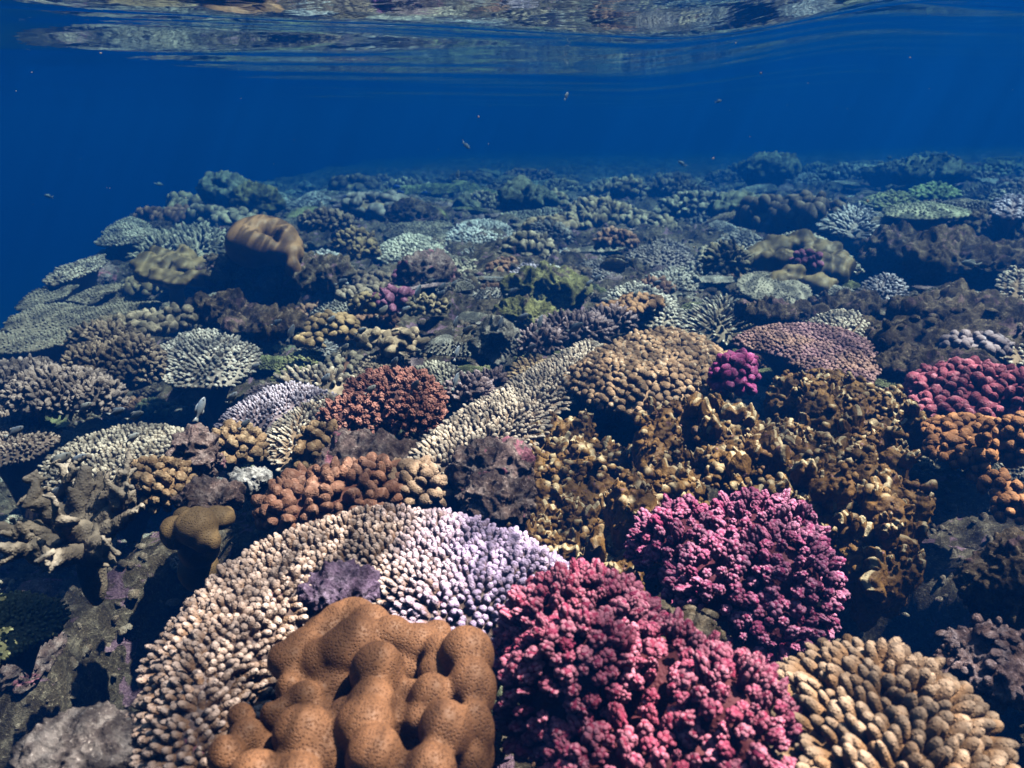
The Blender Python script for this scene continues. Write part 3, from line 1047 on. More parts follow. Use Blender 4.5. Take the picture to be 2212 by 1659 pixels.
def fire_coral(poly, z, label, handle, nfin, hs):
    lr = np.random.default_rng(int(poly[0][0] * 31 + poly[0][1]))
    W = np.array([onz(p[0], p[1], z) for p in poly])[:, :2]
    ctr = W.mean(0)
    gz = g1(ctr[0], ctr[1])
    lo, hi = W.min(0), W.max(0)
    lum, tips = [], []
    A = (hi - lo).prod()
    def base(x, y):
        q = np.array([[x, y, 0.0]])
        return z - .040 + .062 * float(fbm(q * 10, 3, 3)[0])
    pts = []
    while len(pts) < max(60, int(A / .0011)):
        P = lr.uniform(lo, hi, (200, 2))
        d = edge_field(P[:, 0], P[:, 1], W)
        pts += [(p[0], p[1], dd) for p, dd in zip(P, d) if dd > -.005]
    for (x, y, d) in pts:
        b = base(x, y)
        drop = lr.uniform(.03, .09)
        if float(fbm(np.array([[x * 14, y * 14, 2.0]]), 2, 5)[0]) < -.10: continue
        lum.append((np.array([x, y, b - drop * .5]), np.array([.024, .024, drop * .7]) * lr.uniform(.8, 1.25), None))
    for k in range(int(len(pts) * 1.5)):
        x, y, d = pts[lr.integers(len(pts))]
        x += lr.normal(0, .008); y += lr.normal(0, .008)
        b = base(x, y)
        r = lr.uniform(.0034, .0080)
        lum.append((np.array([x, y, b + .010 + lr.uniform(0, .014)]), r, None))
        if r > .0066: tips.append(np.array([x, y, b + .016 + r]))
    org = np.array([ctr[0], ctr[1], gz])
    me, co, nr = fuse("fire_coral", lum, .0029, 1, lambda c_, n_: .0025 * fbm(c_ * 55, 2, 7) + .004 * fbm(c_ * 75, 2, 27, ridged=True) + .0045 * np.maximum(0, fbm(c_ * 120, 2, 17)), origin=org, subs=2)
    kd = kdtree.KDTree(len(tips))
    for i, t in enumerate(tips): kd.insert(t, i)
    kd.balance()
    dist = np.array([kd.find(c)[2] for c in co])
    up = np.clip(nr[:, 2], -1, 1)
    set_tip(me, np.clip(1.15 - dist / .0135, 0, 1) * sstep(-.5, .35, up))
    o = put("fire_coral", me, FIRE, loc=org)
    pick = lr.choice(len(co), min(len(co), int(len(co) * .022)), replace=False)
    pick = pick[fbm(co[pick] * 40, 2, 12) > -.15]
    acc = Acc()
    rad = .0024 * lr.lognormal(0, .42, len(pick))
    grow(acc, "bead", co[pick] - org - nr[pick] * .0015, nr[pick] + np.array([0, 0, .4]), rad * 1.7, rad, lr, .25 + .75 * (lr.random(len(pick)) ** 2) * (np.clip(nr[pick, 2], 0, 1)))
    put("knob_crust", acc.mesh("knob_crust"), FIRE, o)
    kt = np.where((nr[:, 2] > .2))[0]
    nb = int(nfin * 2.0)
    pk = lr.choice(kt, nb, replace=False)
    cl = fbm(co[pk] * 8, 2, 33)
    pk = pk[cl > -.30]
    sz = np.clip(lr.lognormal(0, .35, len(pk)) * (1 + .8 * fbm(co[pk] * 6, 2, 35)), .4, 1.9) * hs
    D = np.stack([lr.normal(0, .28, len(pk)), lr.normal(-.1, .25, len(pk)), np.ones(len(pk))], 1) + .4 * nr[pk]
    bacc = Acc()
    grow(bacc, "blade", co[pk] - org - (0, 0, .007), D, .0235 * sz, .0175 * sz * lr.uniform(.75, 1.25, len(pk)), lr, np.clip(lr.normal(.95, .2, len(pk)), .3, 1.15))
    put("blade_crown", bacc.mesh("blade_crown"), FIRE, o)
    tag(o, label, "coral")
    mark((ctr[0], ctr[1], z), max(hi - lo) * .4, handle)
for (poly, z, lab, hd, nf, hs) in FIRE_PATCH:
    fire_coral(poly, z, lab, hd, nf, hs)

# ---- pale finger ridge, beaded tan table and neighbours
table("finger_coral", "long pale sand-coloured ridge of close-set fingers leading up to the tan beaded table", "coral",
      [(860, 1005), (880, 950), (950, 900), (1030, 850), (1110, 805), (1190, 765), (1250, 735), (1300, 722), (1320, 790), (1240, 830), (1180, 880), (1150, 930), (1080, 965), (1000, 1005), (930, 1022)],
      -.615, PALETAN, b=-.03, H=.04, edge=.07, sp=.0175, L=.034, R=.0062, tm="fingerhi", spread=.75, handle="the pale finger ridge", lean=(-.1, 0), lvar=.25)
table("beaded_table_coral", "large tan table coral of rounded beads jutting over the black hollow", "coral",
      [(1215, 770), (1290, 732), (1390, 706), (1480, 705), (1560, 730), (1590, 765), (1580, 800), (1540, 830), (1460, 845), (1370, 850), (1290, 825), (1240, 800)],
      -.575, TANBEAD, b=.0, H=.06, edge=.12, sp=.025, L=.034, R=.0125, tm="bead", spread=.75, handle="the tan beaded table", stemdrop=.2, thick=.02, funnel=4)
table("rose_table_coral", "flat rose-tan table coral with fine close knobs right of the tan beaded table", "coral",
      [(1570, 722), (1640, 698), (1750, 694), (1860, 712), (1895, 750), (1900, 806), (1850, 815), (1760, 800), (1710, 765), (1640, 745)],
      -.62, ROSETAN, b=.06, H=.02, edge=.06, sp=.019, L=.020, R=.0075, tm="bead", spread=.8, handle="the rose-tan table", stemdrop=.2)
table("table_coral", "pale cream table coral peeping out behind the rose-tan table", "coral",
      ell(1815, 705, 160, 78), -.63, CREAM, H=.03, edge=.08, sp=.023, L=.028, R=.008, tm="finger", handle="the pale cream table behind the rose-tan table")
bush("cauliflower_coral", "small vivid magenta cauliflower coral wedged at the right end of the tan beaded table", "coral",
     [blob_from_px(1585, 815, 85, 90, y=1.98), blob_from_px(1600, 790, 50, 50, y=2.05)], MAGENTA, sp=.022, L=.026, R=.0125, tm="bigbead", handle="the vivid magenta coral", sink=.7)
bush("cauliflower_coral", "raspberry-pink cauliflower coral dome at the right edge above the orange columns", "coral",
     [blob_from_px(2110, 850, 230, 110, y=2.0), blob_from_px(2060, 885, 150, 60, y=1.9), blob_from_px(2190, 870, 120, 100, y=1.92)],
     coral_mat((.36, .075, .12), (.66, .28, .36), polyp=200), sp=.0235, L=.028, R=.0132, tm="bigbead", handle="the raspberry-pink dome", sink=.7)
bush("column_coral", "orange-brown knobbly columns drooping at the right edge below the raspberry-pink dome", "coral",
     [blob_from_px(2110, 935, 180, 60, y=1.70), blob_from_px(2060, 975, 100, 60, y=1.60), blob_from_px(2190, 960, 70, 110, y=1.62), blob_from_px(2125, 990, 34, 130, y=1.55), blob_from_px(2160, 1050, 60, 50, y=1.45), blob_from_px(2195, 1100, 70, 60, y=1.40)],
     coral_mat((.40, .17, .07), (.60, .30, .17)), sp=.020, L=.016, R=.0105, tm="bead", handle="the orange columns", sink=.5)

# ---- left of centre
bush("cauliflower_coral", "big dark red-brown bushy coral between the lilac table and the pale finger ridge", "coral",
     [blob_from_px(850, 865, 210, 130, y=1.95), blob_from_px(760, 905, 130, 90, y=1.86), blob_from_px(900, 905, 110, 90, y=1.86)],
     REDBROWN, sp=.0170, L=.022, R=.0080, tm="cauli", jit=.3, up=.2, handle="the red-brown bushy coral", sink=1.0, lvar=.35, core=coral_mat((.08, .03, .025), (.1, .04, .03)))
table("table_coral", "lilac table coral with pale fringe reaching out over the dark gully", "coral",
      [(465, 905), (480, 880), (540, 845), (620, 828), (690, 832), (740, 850), (700, 880), (620, 900), (560, 920), (490, 915)],
      -.66, LILAC, H=.025, edge=.07, sp=.0165, L=.026, R=.0052, tm="finger", spread=.95, handle="the lilac table", stemdrop=.3)
table("table_coral", "cream fan-shaped table coral tucked under the red-brown bushy coral", "coral",
      [(570, 950), (575, 915), (620, 880), (680, 850), (740, 838), (745, 870), (700, 900), (690, 950), (640, 985), (600, 985)],
      -.655, CREAM, H=.03, edge=.07, sp=.0165, L=.028, R=.0055, tm="finger", spread=.95, handle="the cream fan table", lean=(-.2, 0))
bush("nodular_coral", "tan nodular coral hanging in front of the cream fan table", "coral",
     [blob_from_px(690, 950, 80, 60, y=1.70), blob_from_px(665, 990, 50, 60, y=1.62)], NODBROWN, sp=.021, L=.024, R=.0115, tm="bigbead", handle="the tan nodular coral")
bush("nodular_coral", "dark brown nodular coral clump in the gully under the lilac table", "coral",
     [blob_from_px(508, 970, 108, 86, y=1.72)], NODBROWN, sp=.020, L=.022, R=.0100, tm="wart", handle="the dark nodular clump")
table("table_coral", "broad dull brown table coral sloping into the gully at the left", "coral",
      [(80, 1030), (90, 985), (150, 940), (240, 915), (330, 905), (450, 920), (470, 935), (400, 965), (330, 1000), (250, 1040), (190, 1068), (150, 1050)],
      -.74, GREYTAN, a=.08, H=.03, edge=.08, sp=.019, L=.022, R=.0068, tm="finger", spread=.8, handle="the broad dull table")
table("table_coral", "dark grey-brown table coral cut off by the left edge", "coral",
      [(-60, 990), (-60, 880), (30, 862), (110, 900), (140, 930), (90, 965), (20, 985)],
      -.74, coral_mat((.17, .12, .095), (.42, .33, .28)), H=.02, edge=.06, sp=.0175, L=.022, R=.0058, tm="finger", spread=.9, handle="the dark table at the left edge")
bush("cauliflower_coral", "small brown nodular coral below the broad dull table", "coral",
     [blob_from_px(335, 1050, 130, 105, y=1.42)], NODBROWN, sp=.018, L=.020, R=.0088, tm="wart", handle="the small brown coral below the broad table")
for k, (x, y_, w, h, yy, lab) in enumerate([(425, 985, 95, 90, 1.56, "purple and pink crusted rock knob beside the dark nodular clump"),
                             (455, 1075, 120, 60, 1.40, "purple and pink crusted rock ledge over the smooth yellow lobes")]):
    rock(lab, x, y_, w, h, None, ROCK_PURPLE, 3 + k, y=yy, name="crusted_rock")
rock("small white-crusted rock lying in the black gully", 545, 1035, 80, 45, None, rock_mat(((.30, .28, .27), (.42, .40, .40), (.6, .58, .58)), "pale_crust"), 5, y=1.52, name="crusted_rock")

def lobes(name, label, items, mat, voxel, handle=None, smooth=8, noise=.002, cat="coral", foot=True, extra=0):
    lum = []
    for (px, py, w, y, el) in items:
        p = aty(px, py, y); s = np.linalg.norm(p)
        lum.append((p, np.array(el) * (w / 2 * s / FPX), None))
    c = np.mean([l[0] for l in lum], axis=0)
    org = np.array([c[0], c[1], g1(c[0], c[1])])
    if extra:
        lr = np.random.default_rng(len(items))
        for (pc, pr, _) in list(lum):
            for k in range(extra):
                d = lr.normal(size=3); d[2] = abs(d[2]); d /= np.linalg.norm(d)
                lum.append((pc + d * pr * .9, pr * lr.uniform(.32, .55), None))
    if foot:
        rr = np.mean([l[1].max() for l in lum])
        lum.append(((c + org) / 2, np.array([rr * 1.1, rr * 1.1, max(.02, (c[2] - org[2]) * .6)]), None))
    me, co, nr = fuse(name, lum, voxel, smooth, lambda c_, n_: noise * fbm(c_ * 26, 3, 7), origin=org, subs=3)
    o = put(name, me, mat, loc=org)
    tag(o, label, cat)
    ex = max(abs(l[0][0] - c[0]) + l[1][0] for l in lum)
    mark(c, ex, handle)
    return o
lobes("lobe_coral", "smooth yellow-brown lobed coral glowing in the black gully behind the arch", [(425, 1140, 84, 1.28, (1, 1, 1.0)), (380, 1152, 62, 1.29, (1, 1, 1.1)), (470, 1118, 64, 1.33, (1.2, 1, .8)), (445, 1165, 60, 1.27, (1, 1, 1)), (400, 1120, 46, 1.33, (1, 1, 1)), (490, 1108, 34, 1.36, (1, 1, 1)), (430, 1185, 80, 1.33, (1, 1, 1)), (430, 1230, 80, 1.36, (1, 1, 1.2))], LOBEYELLOW, .004, "the smooth yellow lobes", 3, .005, foot=False)

# staghorn: each branch of its own
def stag(label, centre, handle):
    lr = np.random.default_rng(77)
    c = aty(*centre)
    gz = g1(c[0], c[1])
    root = empty("staghorn_coral", (c[0], c[1], gz))
    o3 = np.array([c[0], c[1], gz])
    lum = [(c + np.array([0, .02, -.05]), np.array([.022, .022, .07]), None)]
    me, co, nr = fuse("trunk", lum + [(c + lr.normal(0, .022, 3) * (1, 1, .4), lr.uniform(.02, .03), None) for _ in range(7)], .005, 8, lambda c_, n_: .002 * fbm(c_ * 40, 2, 7), origin=o3)
    set_tip(me, np.zeros(len(co)))
    put("trunk", me, STAG, root)
    def limb(a, dirn, L, r, depth, lum):
        n = 6
        p = a.copy(); d = dirn / np.linalg.norm(dirn)
        for k in range(n):
            t = k / (n - 1)
            rr = r * (1 - .72 * t ** 1.5)
            lum.append((p.copy(), max(rr, .0025), t if depth == 0 else .5 + .5 * t))
            if depth < 2 and 1 <= k <= 4 and lr.random() < (.75 if depth == 0 else .35):
                sd = d + lr.normal(0, .75, 3) + np.array([0, 0, .1])
                limb(p, sd, L * lr.uniform(.28, .5), rr * .78, depth + 1, lum)
            d = d + lr.normal(0, .11, 3) + np.array([0, 0, .02]); d /= np.linalg.norm(d)
            p = p + d * L / (n - 1)
    def tube(lum):
        out = []
        for i in range(len(lum)):
            out.append((lum[i][0], lum[i][1], None))
            if i + 1 < len(lum):
                a, b = lum[i], lum[i + 1]
                if np.linalg.norm(a[0] - b[0]) < .05:
                    for f in (.25, .5, .75):
                        out.append((a[0] * (1 - f) + b[0] * f, a[1] * (1 - f) + b[1] * f, None))
        return out
    dirs = [(-1, .1, .05), (-.95, -.25, .12), (-.8, .5, .15), (-.5, .8, .35), (.1, .7, .75), (.5, .4, .8), (.85, .2, .45), (1, -.2, .1), (.8, -.6, -.05), (.45, -.8, -.25), (.1, -.9, -.2), (-.4, -.85, 0), (-.75, -.6, .1),
            (.65, -.5, -.4), (-.2, .5, .9), (-.9, .3, .4), (.3, -.7, .3), (-.6, -.2, .6)]
    for d in dirs:
        lum = []
        L = lr.uniform(.085, .125)
        d = np.array(d, float) + (0, 0, .35)
        limb(c + d / np.linalg.norm(d) * .018, d, L, lr.uniform(.0145, .020), 0, lum)
        me, co, nr = fuse("branch", tube(lum), .0026, 2, lambda c_, n_: .0012 * fbm(c_ * 60, 2, 7) + .0028 * np.maximum(0, fbm(c_ * 230, 2, 9)), origin=o3, subs=2)
        dist = np.linalg.norm(co - c, axis=1)
        set_tip(me, sstep(.06, .16, dist))
        put("branch", me, STAG, root)
    tag(root, label, "coral")
    mark(c, .15, handle)
stag("grey-brown staghorn coral with pointed spreading antlers over the dark hollow at the left", (175, 1175, 1.20), "the grey-brown staghorn")
table("table_coral", "small green table coral with bright rim under the staghorn at the left edge", "coral",
      [(-60, 1420), (-60, 1290), (20, 1260), (100, 1265), (150, 1295), (125, 1335), (60, 1370), (0, 1400)],
      -.70, coral_mat((.15, .15, .07), (.44, .45, .24)), H=.02, edge=.05, sp=.0120, L=.012, R=.0038, tm="finger", spread=.9, handle="the green table at the left edge", stemdrop=.06)
rock("mauve-grey crusted slab slanting up from the bottom left corner", 190, 1630, 230, 120, None, rock_mat(((.10, .08, .078), (.16, .135, .13), (.27, .24, .235)), "mauve_crust"), 1, y=.80, name="crusted_rock")

# ---- white and grey tables in the middle distance, left
table("table_coral", "white rounded table coral with a deep black shadow under it, left of centre", "coral",
      [(326, 745), (345, 722), (400, 704), (470, 700), (540, 712), (562, 735), (550, 770), (490, 795), (430, 806), (380, 800), (345, 775)],
      -.69, CREAM if False else coral_mat((.30, .25, .21), (.66, .61, .55)), H=.05, edge=.14, sp=.0235, L=.030, R=.0078, tm="finger", spread=.85, handle="the white rounded table", stemdrop=.3)
LP = [([(-80, 755), (-60, 715), (60, 700), (160, 690), (250, 690), (330, 665), (350, 655), (330, 690), (230, 715), (130, 735), (40, 748)], -.79, "lowest and widest thin grey plate of the plate stack at the left edge"),
      ([(0, 705), (20, 680), (90, 655), (160, 650), (250, 655), (230, 680), (140, 690), (80, 700), (30, 712)], -.765, "thin grey plate overlapping the widest plate of the stack at the left"),
      ([(185, 660), (240, 640), (320, 632), (348, 642), (345, 660), (300, 672), (250, 685), (200, 680)], -.75, "rounded thin plate at the right end of the plate stack"),
      ([(130, 640), (170, 618), (240, 608), (270, 615), (240, 632), (190, 645)], -.735, "small tongue-shaped plate on top of the plate stack"),
      ([(20, 660), (60, 625), (120, 605), (170, 600), (160, 620), (90, 648)], -.75, "narrow brown plate at the reef edge above the plate stack")]
for k, (poly, z, lab) in enumerate(LP):
    table("plate_coral", lab, "coral", poly, z, DULLPLATE, b=.02, H=.015, edge=.10, sp=.024, L=.018, R=.0075, tm="tiny", spread=.9, handle="the grey plate stack" if k == 1 else None, wav=.03, stemdrop=.35, thick=.012)
table("plate_coral", "slanting grey plate with a bright right rim on the reef edge", "coral", [(95, 600), (120, 575), (200, 550), (230, 548), (215, 570), (160, 590), (110, 607)], -.70, GREYTAN, H=.02, edge=.1, sp=.030, L=.03, R=.010, tm="finger", handle="the slanting edge plate")
table("plate_coral", "flat pale plate second from the top of the reef edge", "coral", [(200, 515), (250, 495), (330, 488), (350, 500), (300, 518), (230, 528)], -.70, GREYTAN, H=.02, edge=.12, sp=.036, L=.03, R=.012, tm="finger", handle="the flat pale edge plate")
table("plate_coral", "arched plate with a sunlit left rim on top of the reef edge", "coral", [(215, 492), (245, 468), (300, 462), (330, 475), (300, 492), (250, 500)], -.66, GREYTAN, H=.05, edge=.2, sp=.036, L=.03, R=.012, tm="finger", handle="the arched edge plate")
table("plate_coral", "long low plate on the far rim of the reef edge", "coral", [(265, 462), (300, 450), (380, 446), (425, 452), (420, 468), (340, 475)], -.70, DULLPLATE, H=.04, edge=.2, sp=.05, L=.03, R=.015, tm="finger", handle="the long far edge plate")
table("finger_coral", "thick pale fingers spreading sideways left of the brown dome coral", "coral", [(280, 545), (330, 505), (400, 490), (480, 492), (490, 520), (420, 540), (340, 552)], -.68, coral_mat((.22, .19, .14), (.60, .54, .44)), H=.05, edge=.15, sp=.062, L=.10, R=.018, tm="spike", jit=.4, lean=(-.3, -.1), handle="the thick pale fingers")
lobes("leather_coral", "soft olive-brown lobed coral in front of the thick pale fingers", [(330, 580, 70, 4.0, (1, 1, .7)), (370, 570, 60, 4.1, (1, 1, .8)), (400, 585, 70, 4.0, (1, 1, .7)), (355, 600, 60, 3.8, (1, 1, .6)), (430, 600, 60, 3.8, (1, 1, .6)), (400, 560, 50, 4.2, (1, 1, 1)), (345, 555, 40, 4.2, (1, 1, 1)), (310, 595, 40, 3.9, (1, 1, .7)), (440, 575, 50, 4.0, (1, 1, .8)), (380, 610, 50, 3.7, (1, 1, .6))], OLIVELOBE, .009, "the olive leather coral", 1, .006, extra=7)
bush("bushy_coral", "dull brown bushy coral between the plate stack and the white rounded table", "coral", [blob_from_px(225, 745, 130, 80, y=2.85), blob_from_px(280, 790, 120, 110, y=2.6), blob_from_px(200, 800, 110, 90, y=2.5)], BROWNBUSH, sp=.0165, L=.026, R=.0075, tm="wart", jit=.35, handle="the dull brown bushy coral", lvar=.4)
bush("bushy_coral", "grey bushy coral spreading below the dull brown bush at the left", "coral", [blob_from_px(130, 850, 190, 90, y=2.2), blob_from_px(215, 860, 90, 60, y=2.15), blob_from_px(40, 810, 140, 50, y=2.4)], coral_mat((.17, .13, .11), (.36, .29, .27)), sp=.0145, L=.022, R=.0066, tm="wart", jit=.35, handle="the grey bushy coral", lvar=.4)
bush("nodular_coral", "row of plump tan nodules along the rim beside the plate stack", "coral", [blob_from_px(300, 700, 150, 36, y=3.05), blob_from_px(385, 690, 60, 40, y=3.1), blob_from_px(190, 740, 60, 40, y=2.85)], coral_mat((.24, .19, .13), (.52, .43, .32)), sp=.035, L=.04, R=.018, tm="bigbead", handle="the plump tan nodules")

# ---- the brown dome on its undercut rock
def dome():
    items = [(568, 520, 150, 3.85, (1, .95, .70)), (545, 530, 110, 3.78, (1, 1, .85)), (605, 535, 100, 3.8, (1, 1, .75)), (628, 545, 56, 3.72, (1, 1, .8)), (632, 580, 34, 3.66, (1, 1, 1.3))]
    lum = []
    for (px, py, w, y, el) in items:
        p = aty(px, py, y); s = np.linalg.norm(p)
        lum.append((p, np.array(el) * (w / 2 * s / FPX), None))
    hol = [(aty(575, 492, 3.66), .045, .03), (aty(584, 505, 3.6), .03, .03), (aty(545, 485, 3.7), .04, .012)]
    hx = []
    for (h, r, d) in hol:
        hx.append((h, r, d))
    def disp(c, n):
        o = .010 * fbm(c * 7, 3, 4)
        u = aty(577, 493, 3.7); v = aty(588, 507, 3.66)
        for (h, r, d) in ((u, .028, .085), (v, .024, .065), (aty(546, 487, 3.74), .03, .018), (aty(571, 484, 3.78), .024, .075), (aty(600, 520, 3.7), .04, .02)):
            dd = np.sqrt(((c[:, 0] - h[0]) / r) ** 2 + ((c[:, 2] - h[2]) / r * .9) ** 2)
            o = o - d * np.exp(-dd ** 2 * 2.2) * (c[:, 1] < h[1] + .12)
        return o
    c = lum[0][0]
    org = np.array([c[0], c[1], g1(c[0], c[1])])
    me, co, nr = fuse("dome_coral", lum, .010, 10, disp, origin=org, subs=3)
    tag(put("dome_coral", me, DOMEBROWN, loc=org), "smooth brown dome coral with a dark cleft, sitting on the undercut rock", "coral")
    mark(c, .2, "the brown dome coral")
dome()
rock("undercut crusted rock carrying the brown dome coral over a black hollow", 560, 595, 190, 90, None, ROCK, 2, y=3.95, handle="the rock under the brown dome")
rock("overhanging crusted ledge right of the brown dome coral", 690, 590, 130, 56, None, ROCK, 4, y=3.75)
rock("dark broken rock in front of the black hollow below the dome", 560, 700, 170, 50, None, ROCK_DARK, 6, y=3.0)
rock("dark broken rock with pale crust left of the tan nodule dome", 480, 668, 110, 44, None, ROCK_DARK, 7, y=3.2)
table("table_coral", "white beaded table coral sloping down behind the brown dome", "coral", [(655, 552), (670, 535), (710, 530), (745, 545), (760, 575), (750, 597), (715, 585), (680, 570)], -.66, WHITE, H=.05, edge=.15, sp=.036, L=.04, R=.013, tm="finger", handle="the white table behind the dome")
bush("cauliflower_coral", "brown branching coral head standing right of the brown dome", "coral", [blob_from_px(765, 525, 75, 50, y=4.6), blob_from_px(785, 545, 60, 40, y=4.4)], coral_mat((.17, .12, .06), (.36, .27, .15)), sp=.032, L=.042, R=.016, tm="wart", handle="the brown branching head")
table("table_coral", "cream oval table coral with a black shadow, left of the double table", "coral", ell(893, 532, 165, 62), -.64, coral_mat((.32, .28, .22), (.80, .75, .64)), H=.05, edge=.16, sp=.038, L=.036, R=.013, tm="finger", handle="the cream oval table", stemdrop=.15)
table("table_coral", "upper tier of the broad cream double table", "coral", ell(970, 570, 170, 48), -.655, coral_mat((.28, .235, .17), (.66, .58, .46)), H=.04, edge=.15, sp=.034, L=.034, R=.011, tm="finger", handle="the double table")
table("table_coral", "lower tier of the broad cream double table", "coral", ell(995, 598, 200, 50), -.675, coral_mat((.28, .235, .17), (.66, .58, .46)), H=.035, edge=.14, sp=.032, L=.034, R=.0105, tm="finger")
bush("cauliflower_coral", "small mauve-pink cauliflower coral below the double table", "coral", [blob_from_px(880, 600, 58, 32, y=3.95)], PURPLE, sp=.032, L=.034, R=.016, tm="bead", handle="the small mauve coral")
bush("cauliflower_coral", "purple-pink cauliflower coral in the middle of the nodular group", "coral", [blob_from_px(855, 655, 85, 58, y=3.2)], PURPLE, sp=.034, L=.036, R=.018, tm="bigbead", handle="the purple-pink cauliflower coral", sink=.7)
bush("nodular_coral", "tan nodular coral left of the purple-pink cauliflower coral", "coral", [blob_from_px(795, 662, 70, 50, y=3.2)], coral_mat((.26, .19, .10), (.46, .36, .22)), sp=.028, L=.026, R=.014, tm="bead", handle="the tan coral left of the purple one")
bush("nodular_coral", "pale yellow nodular coral right of the purple-pink cauliflower coral", "coral", [blob_from_px(920, 662, 84, 44, y=3.15)], coral_mat((.34, .26, .16), (.70, .58, .40)), sp=.022, L=.024, R=.010, tm="bead", handle="the pale yellow nodular coral")
bush("nodular_coral", "grey-tan nodular coral row behind the purple-pink cauliflower coral", "coral", [blob_from_px(800, 635, 130, 30, y=3.45)], coral_mat((.24, .19, .14), (.50, .42, .34)), sp=.034, L=.034, R=.016, tm="bead")
bush("nodular_coral", "tan dome of plump nodules casting a black shadow, right of the dark broken rocks", "coral", [blob_from_px(718, 710, 105, 62, y=2.75), blob_from_px(670, 740, 50, 40, y=2.6)], coral_mat((.30, .20, .10), (.58, .43, .25)), sp=.028, L=.026, R=.015, tm="bead", handle="the tan nodule dome")
table("table_coral", "greenish rough plate below the tan nodule dome", "coral", [(582, 815), (600, 775), (640, 750), (690, 738), (690, 770), (680, 810), (640, 830), (600, 830)], -.70, GREENPLATE, H=.02, edge=.08, sp=.021, L=.018, R=.0065, tm="finger", handle="the greenish plate")
table("table_coral", "grey-brown folded plate with fine knobs in front of the pale lobed coral", "coral", [(760, 800), (770, 770), (820, 745), (875, 738), (885, 770), (880, 800), (820, 810)], -.665, GREYTAN, H=.03, edge=.08, sp=.020, L=.018, R=.0068, tm="bead", handle="the grey-brown folded plate")
bush("nodular_coral", "pale lobed coral of fat rounded knobs behind the grey-brown folded plate", "coral", [blob_from_px(868, 742, 85, 52, y=2.52), blob_from_px(805, 735, 60, 36, y=2.58)], coral_mat((.36, .27, .18), (.62, .50, .37)), sp=.034, L=.030, R=.020, tm="bigbead", handle="the pale lobed coral")
table("finger_coral", "row of thick pale tan fingers behind the lilac table", "coral", ell(680, 815, 165, 44), -.68, coral_mat((.36, .26, .18), (.78, .66, .54)), H=.03, edge=.06, sp=.031, L=.044, R=.0105, tm="finger", lean=(-.25, 0), handle="the thick tan fingers")
table("finger_coral", "grey-cream finger coral sloping behind the red-brown bushy coral", "coral", [(880, 800), (900, 780), (960, 772), (1010, 790), (1020, 830), (990, 860), (950, 845), (920, 820)], -.69, coral_mat((.26, .23, .18), (.72, .66, .56)), H=.03, edge=.07, sp=.021, L=.034, R=.0068, tm="finger", handle="the grey-cream finger coral")
bush("bushy_coral", "lilac-grey spiky bush between the red-brown coral and the pale ridge", "coral", [blob_from_px(1010, 850, 95, 70, y=2.05), blob_from_px(1060, 825, 60, 40, y=2.15)], LILACBUSH, sp=.016, L=.026, R=.0062, tm="wart", jit=.3, handle="the lilac-grey spiky bush")
bush("bushy_coral", "lilac branching coral row behind the tan beaded table", "coral", [blob_from_px(1240, 710, 150, 56, y=2.75), blob_from_px(1165, 740, 90, 52, y=2.6), blob_from_px(1320, 695, 90, 50, y=2.85)], LILACBUSH, sp=.0195, L=.034, R=.0075, tm="wart", jit=.25, handle="the lilac branching row")
table("finger_coral", "brown finger cluster at the foot of the lilac branching row", "coral", ell(1155, 790, 95, 50), -.66, coral_mat((.24, .15, .085), (.46, .33, .20)), H=.03, edge=.06, sp=.022, L=.038, R=.0085, tm="finger", handle="the brown finger cluster")
rock("purple-grey crusted rubble mound between the red-brown bush and the pale ridge", 790, 985, 190, 84, None, ROCK_PURPLE, 8, y=1.66, handle="the purple-grey rubble mound")
table("finger_coral", "low grey-green finger crust on the purple-grey rubble mound", "coral", ell(830, 985, 130, 54), -.648, coral_mat((.25, .21, .15), (.50, .45, .38)), H=.03, edge=.05, sp=.019, L=.026, R=.0075, tm="finger", lean=(-.2, 0))
rock("mauve crusted rock shelf left of the golden fire coral blades", 1060, 1020, 150, 120, None, ROCK_PURPLE, 1, y=1.50, handle="the mauve crusted shelf")
rock("lumpy pink and brown crusted rock between the rust mound and the fire coral slope", 1070, 1080, 150, 100, None, ROCK_PURPLE, 5, y=1.36)
rock("grey silty rock flat in the middle of the reef", 1075, 745, 100, 84, None, rock_mat(((.22, .20, .17), (.32, .30, .26), (.42, .40, .36)), "silt_rock", patch=None), 0, y=2.55, handle="the grey silty flat")
rock("yellow-green algae-covered boulder with a black overhang, in the centre", 1180, 625, 150, 70, None, ROCK_GREEN, 3, y=3.5, handle="the yellow-green boulder")
rock("low yellow-green algae-covered rock in front of the boulder", 1135, 685, 110, 62, None, ROCK_GREEN, 6, y=2.95)
table("table_coral", "bright white-topped table coral on the yellow-green boulder", "coral", ell(1195, 592, 105, 34), -.62, WHITE, H=.03, edge=.1, sp=.032, L=.03, R=.0105, tm="finger", handle="the white-topped table")
table("table_coral", "faded lilac table coral behind the white-topped table", "coral", ell(1145, 580, 90, 30), -.64, LILAC, H=.03, edge=.1, sp=.034, L=.032, R=.011, tm="finger")

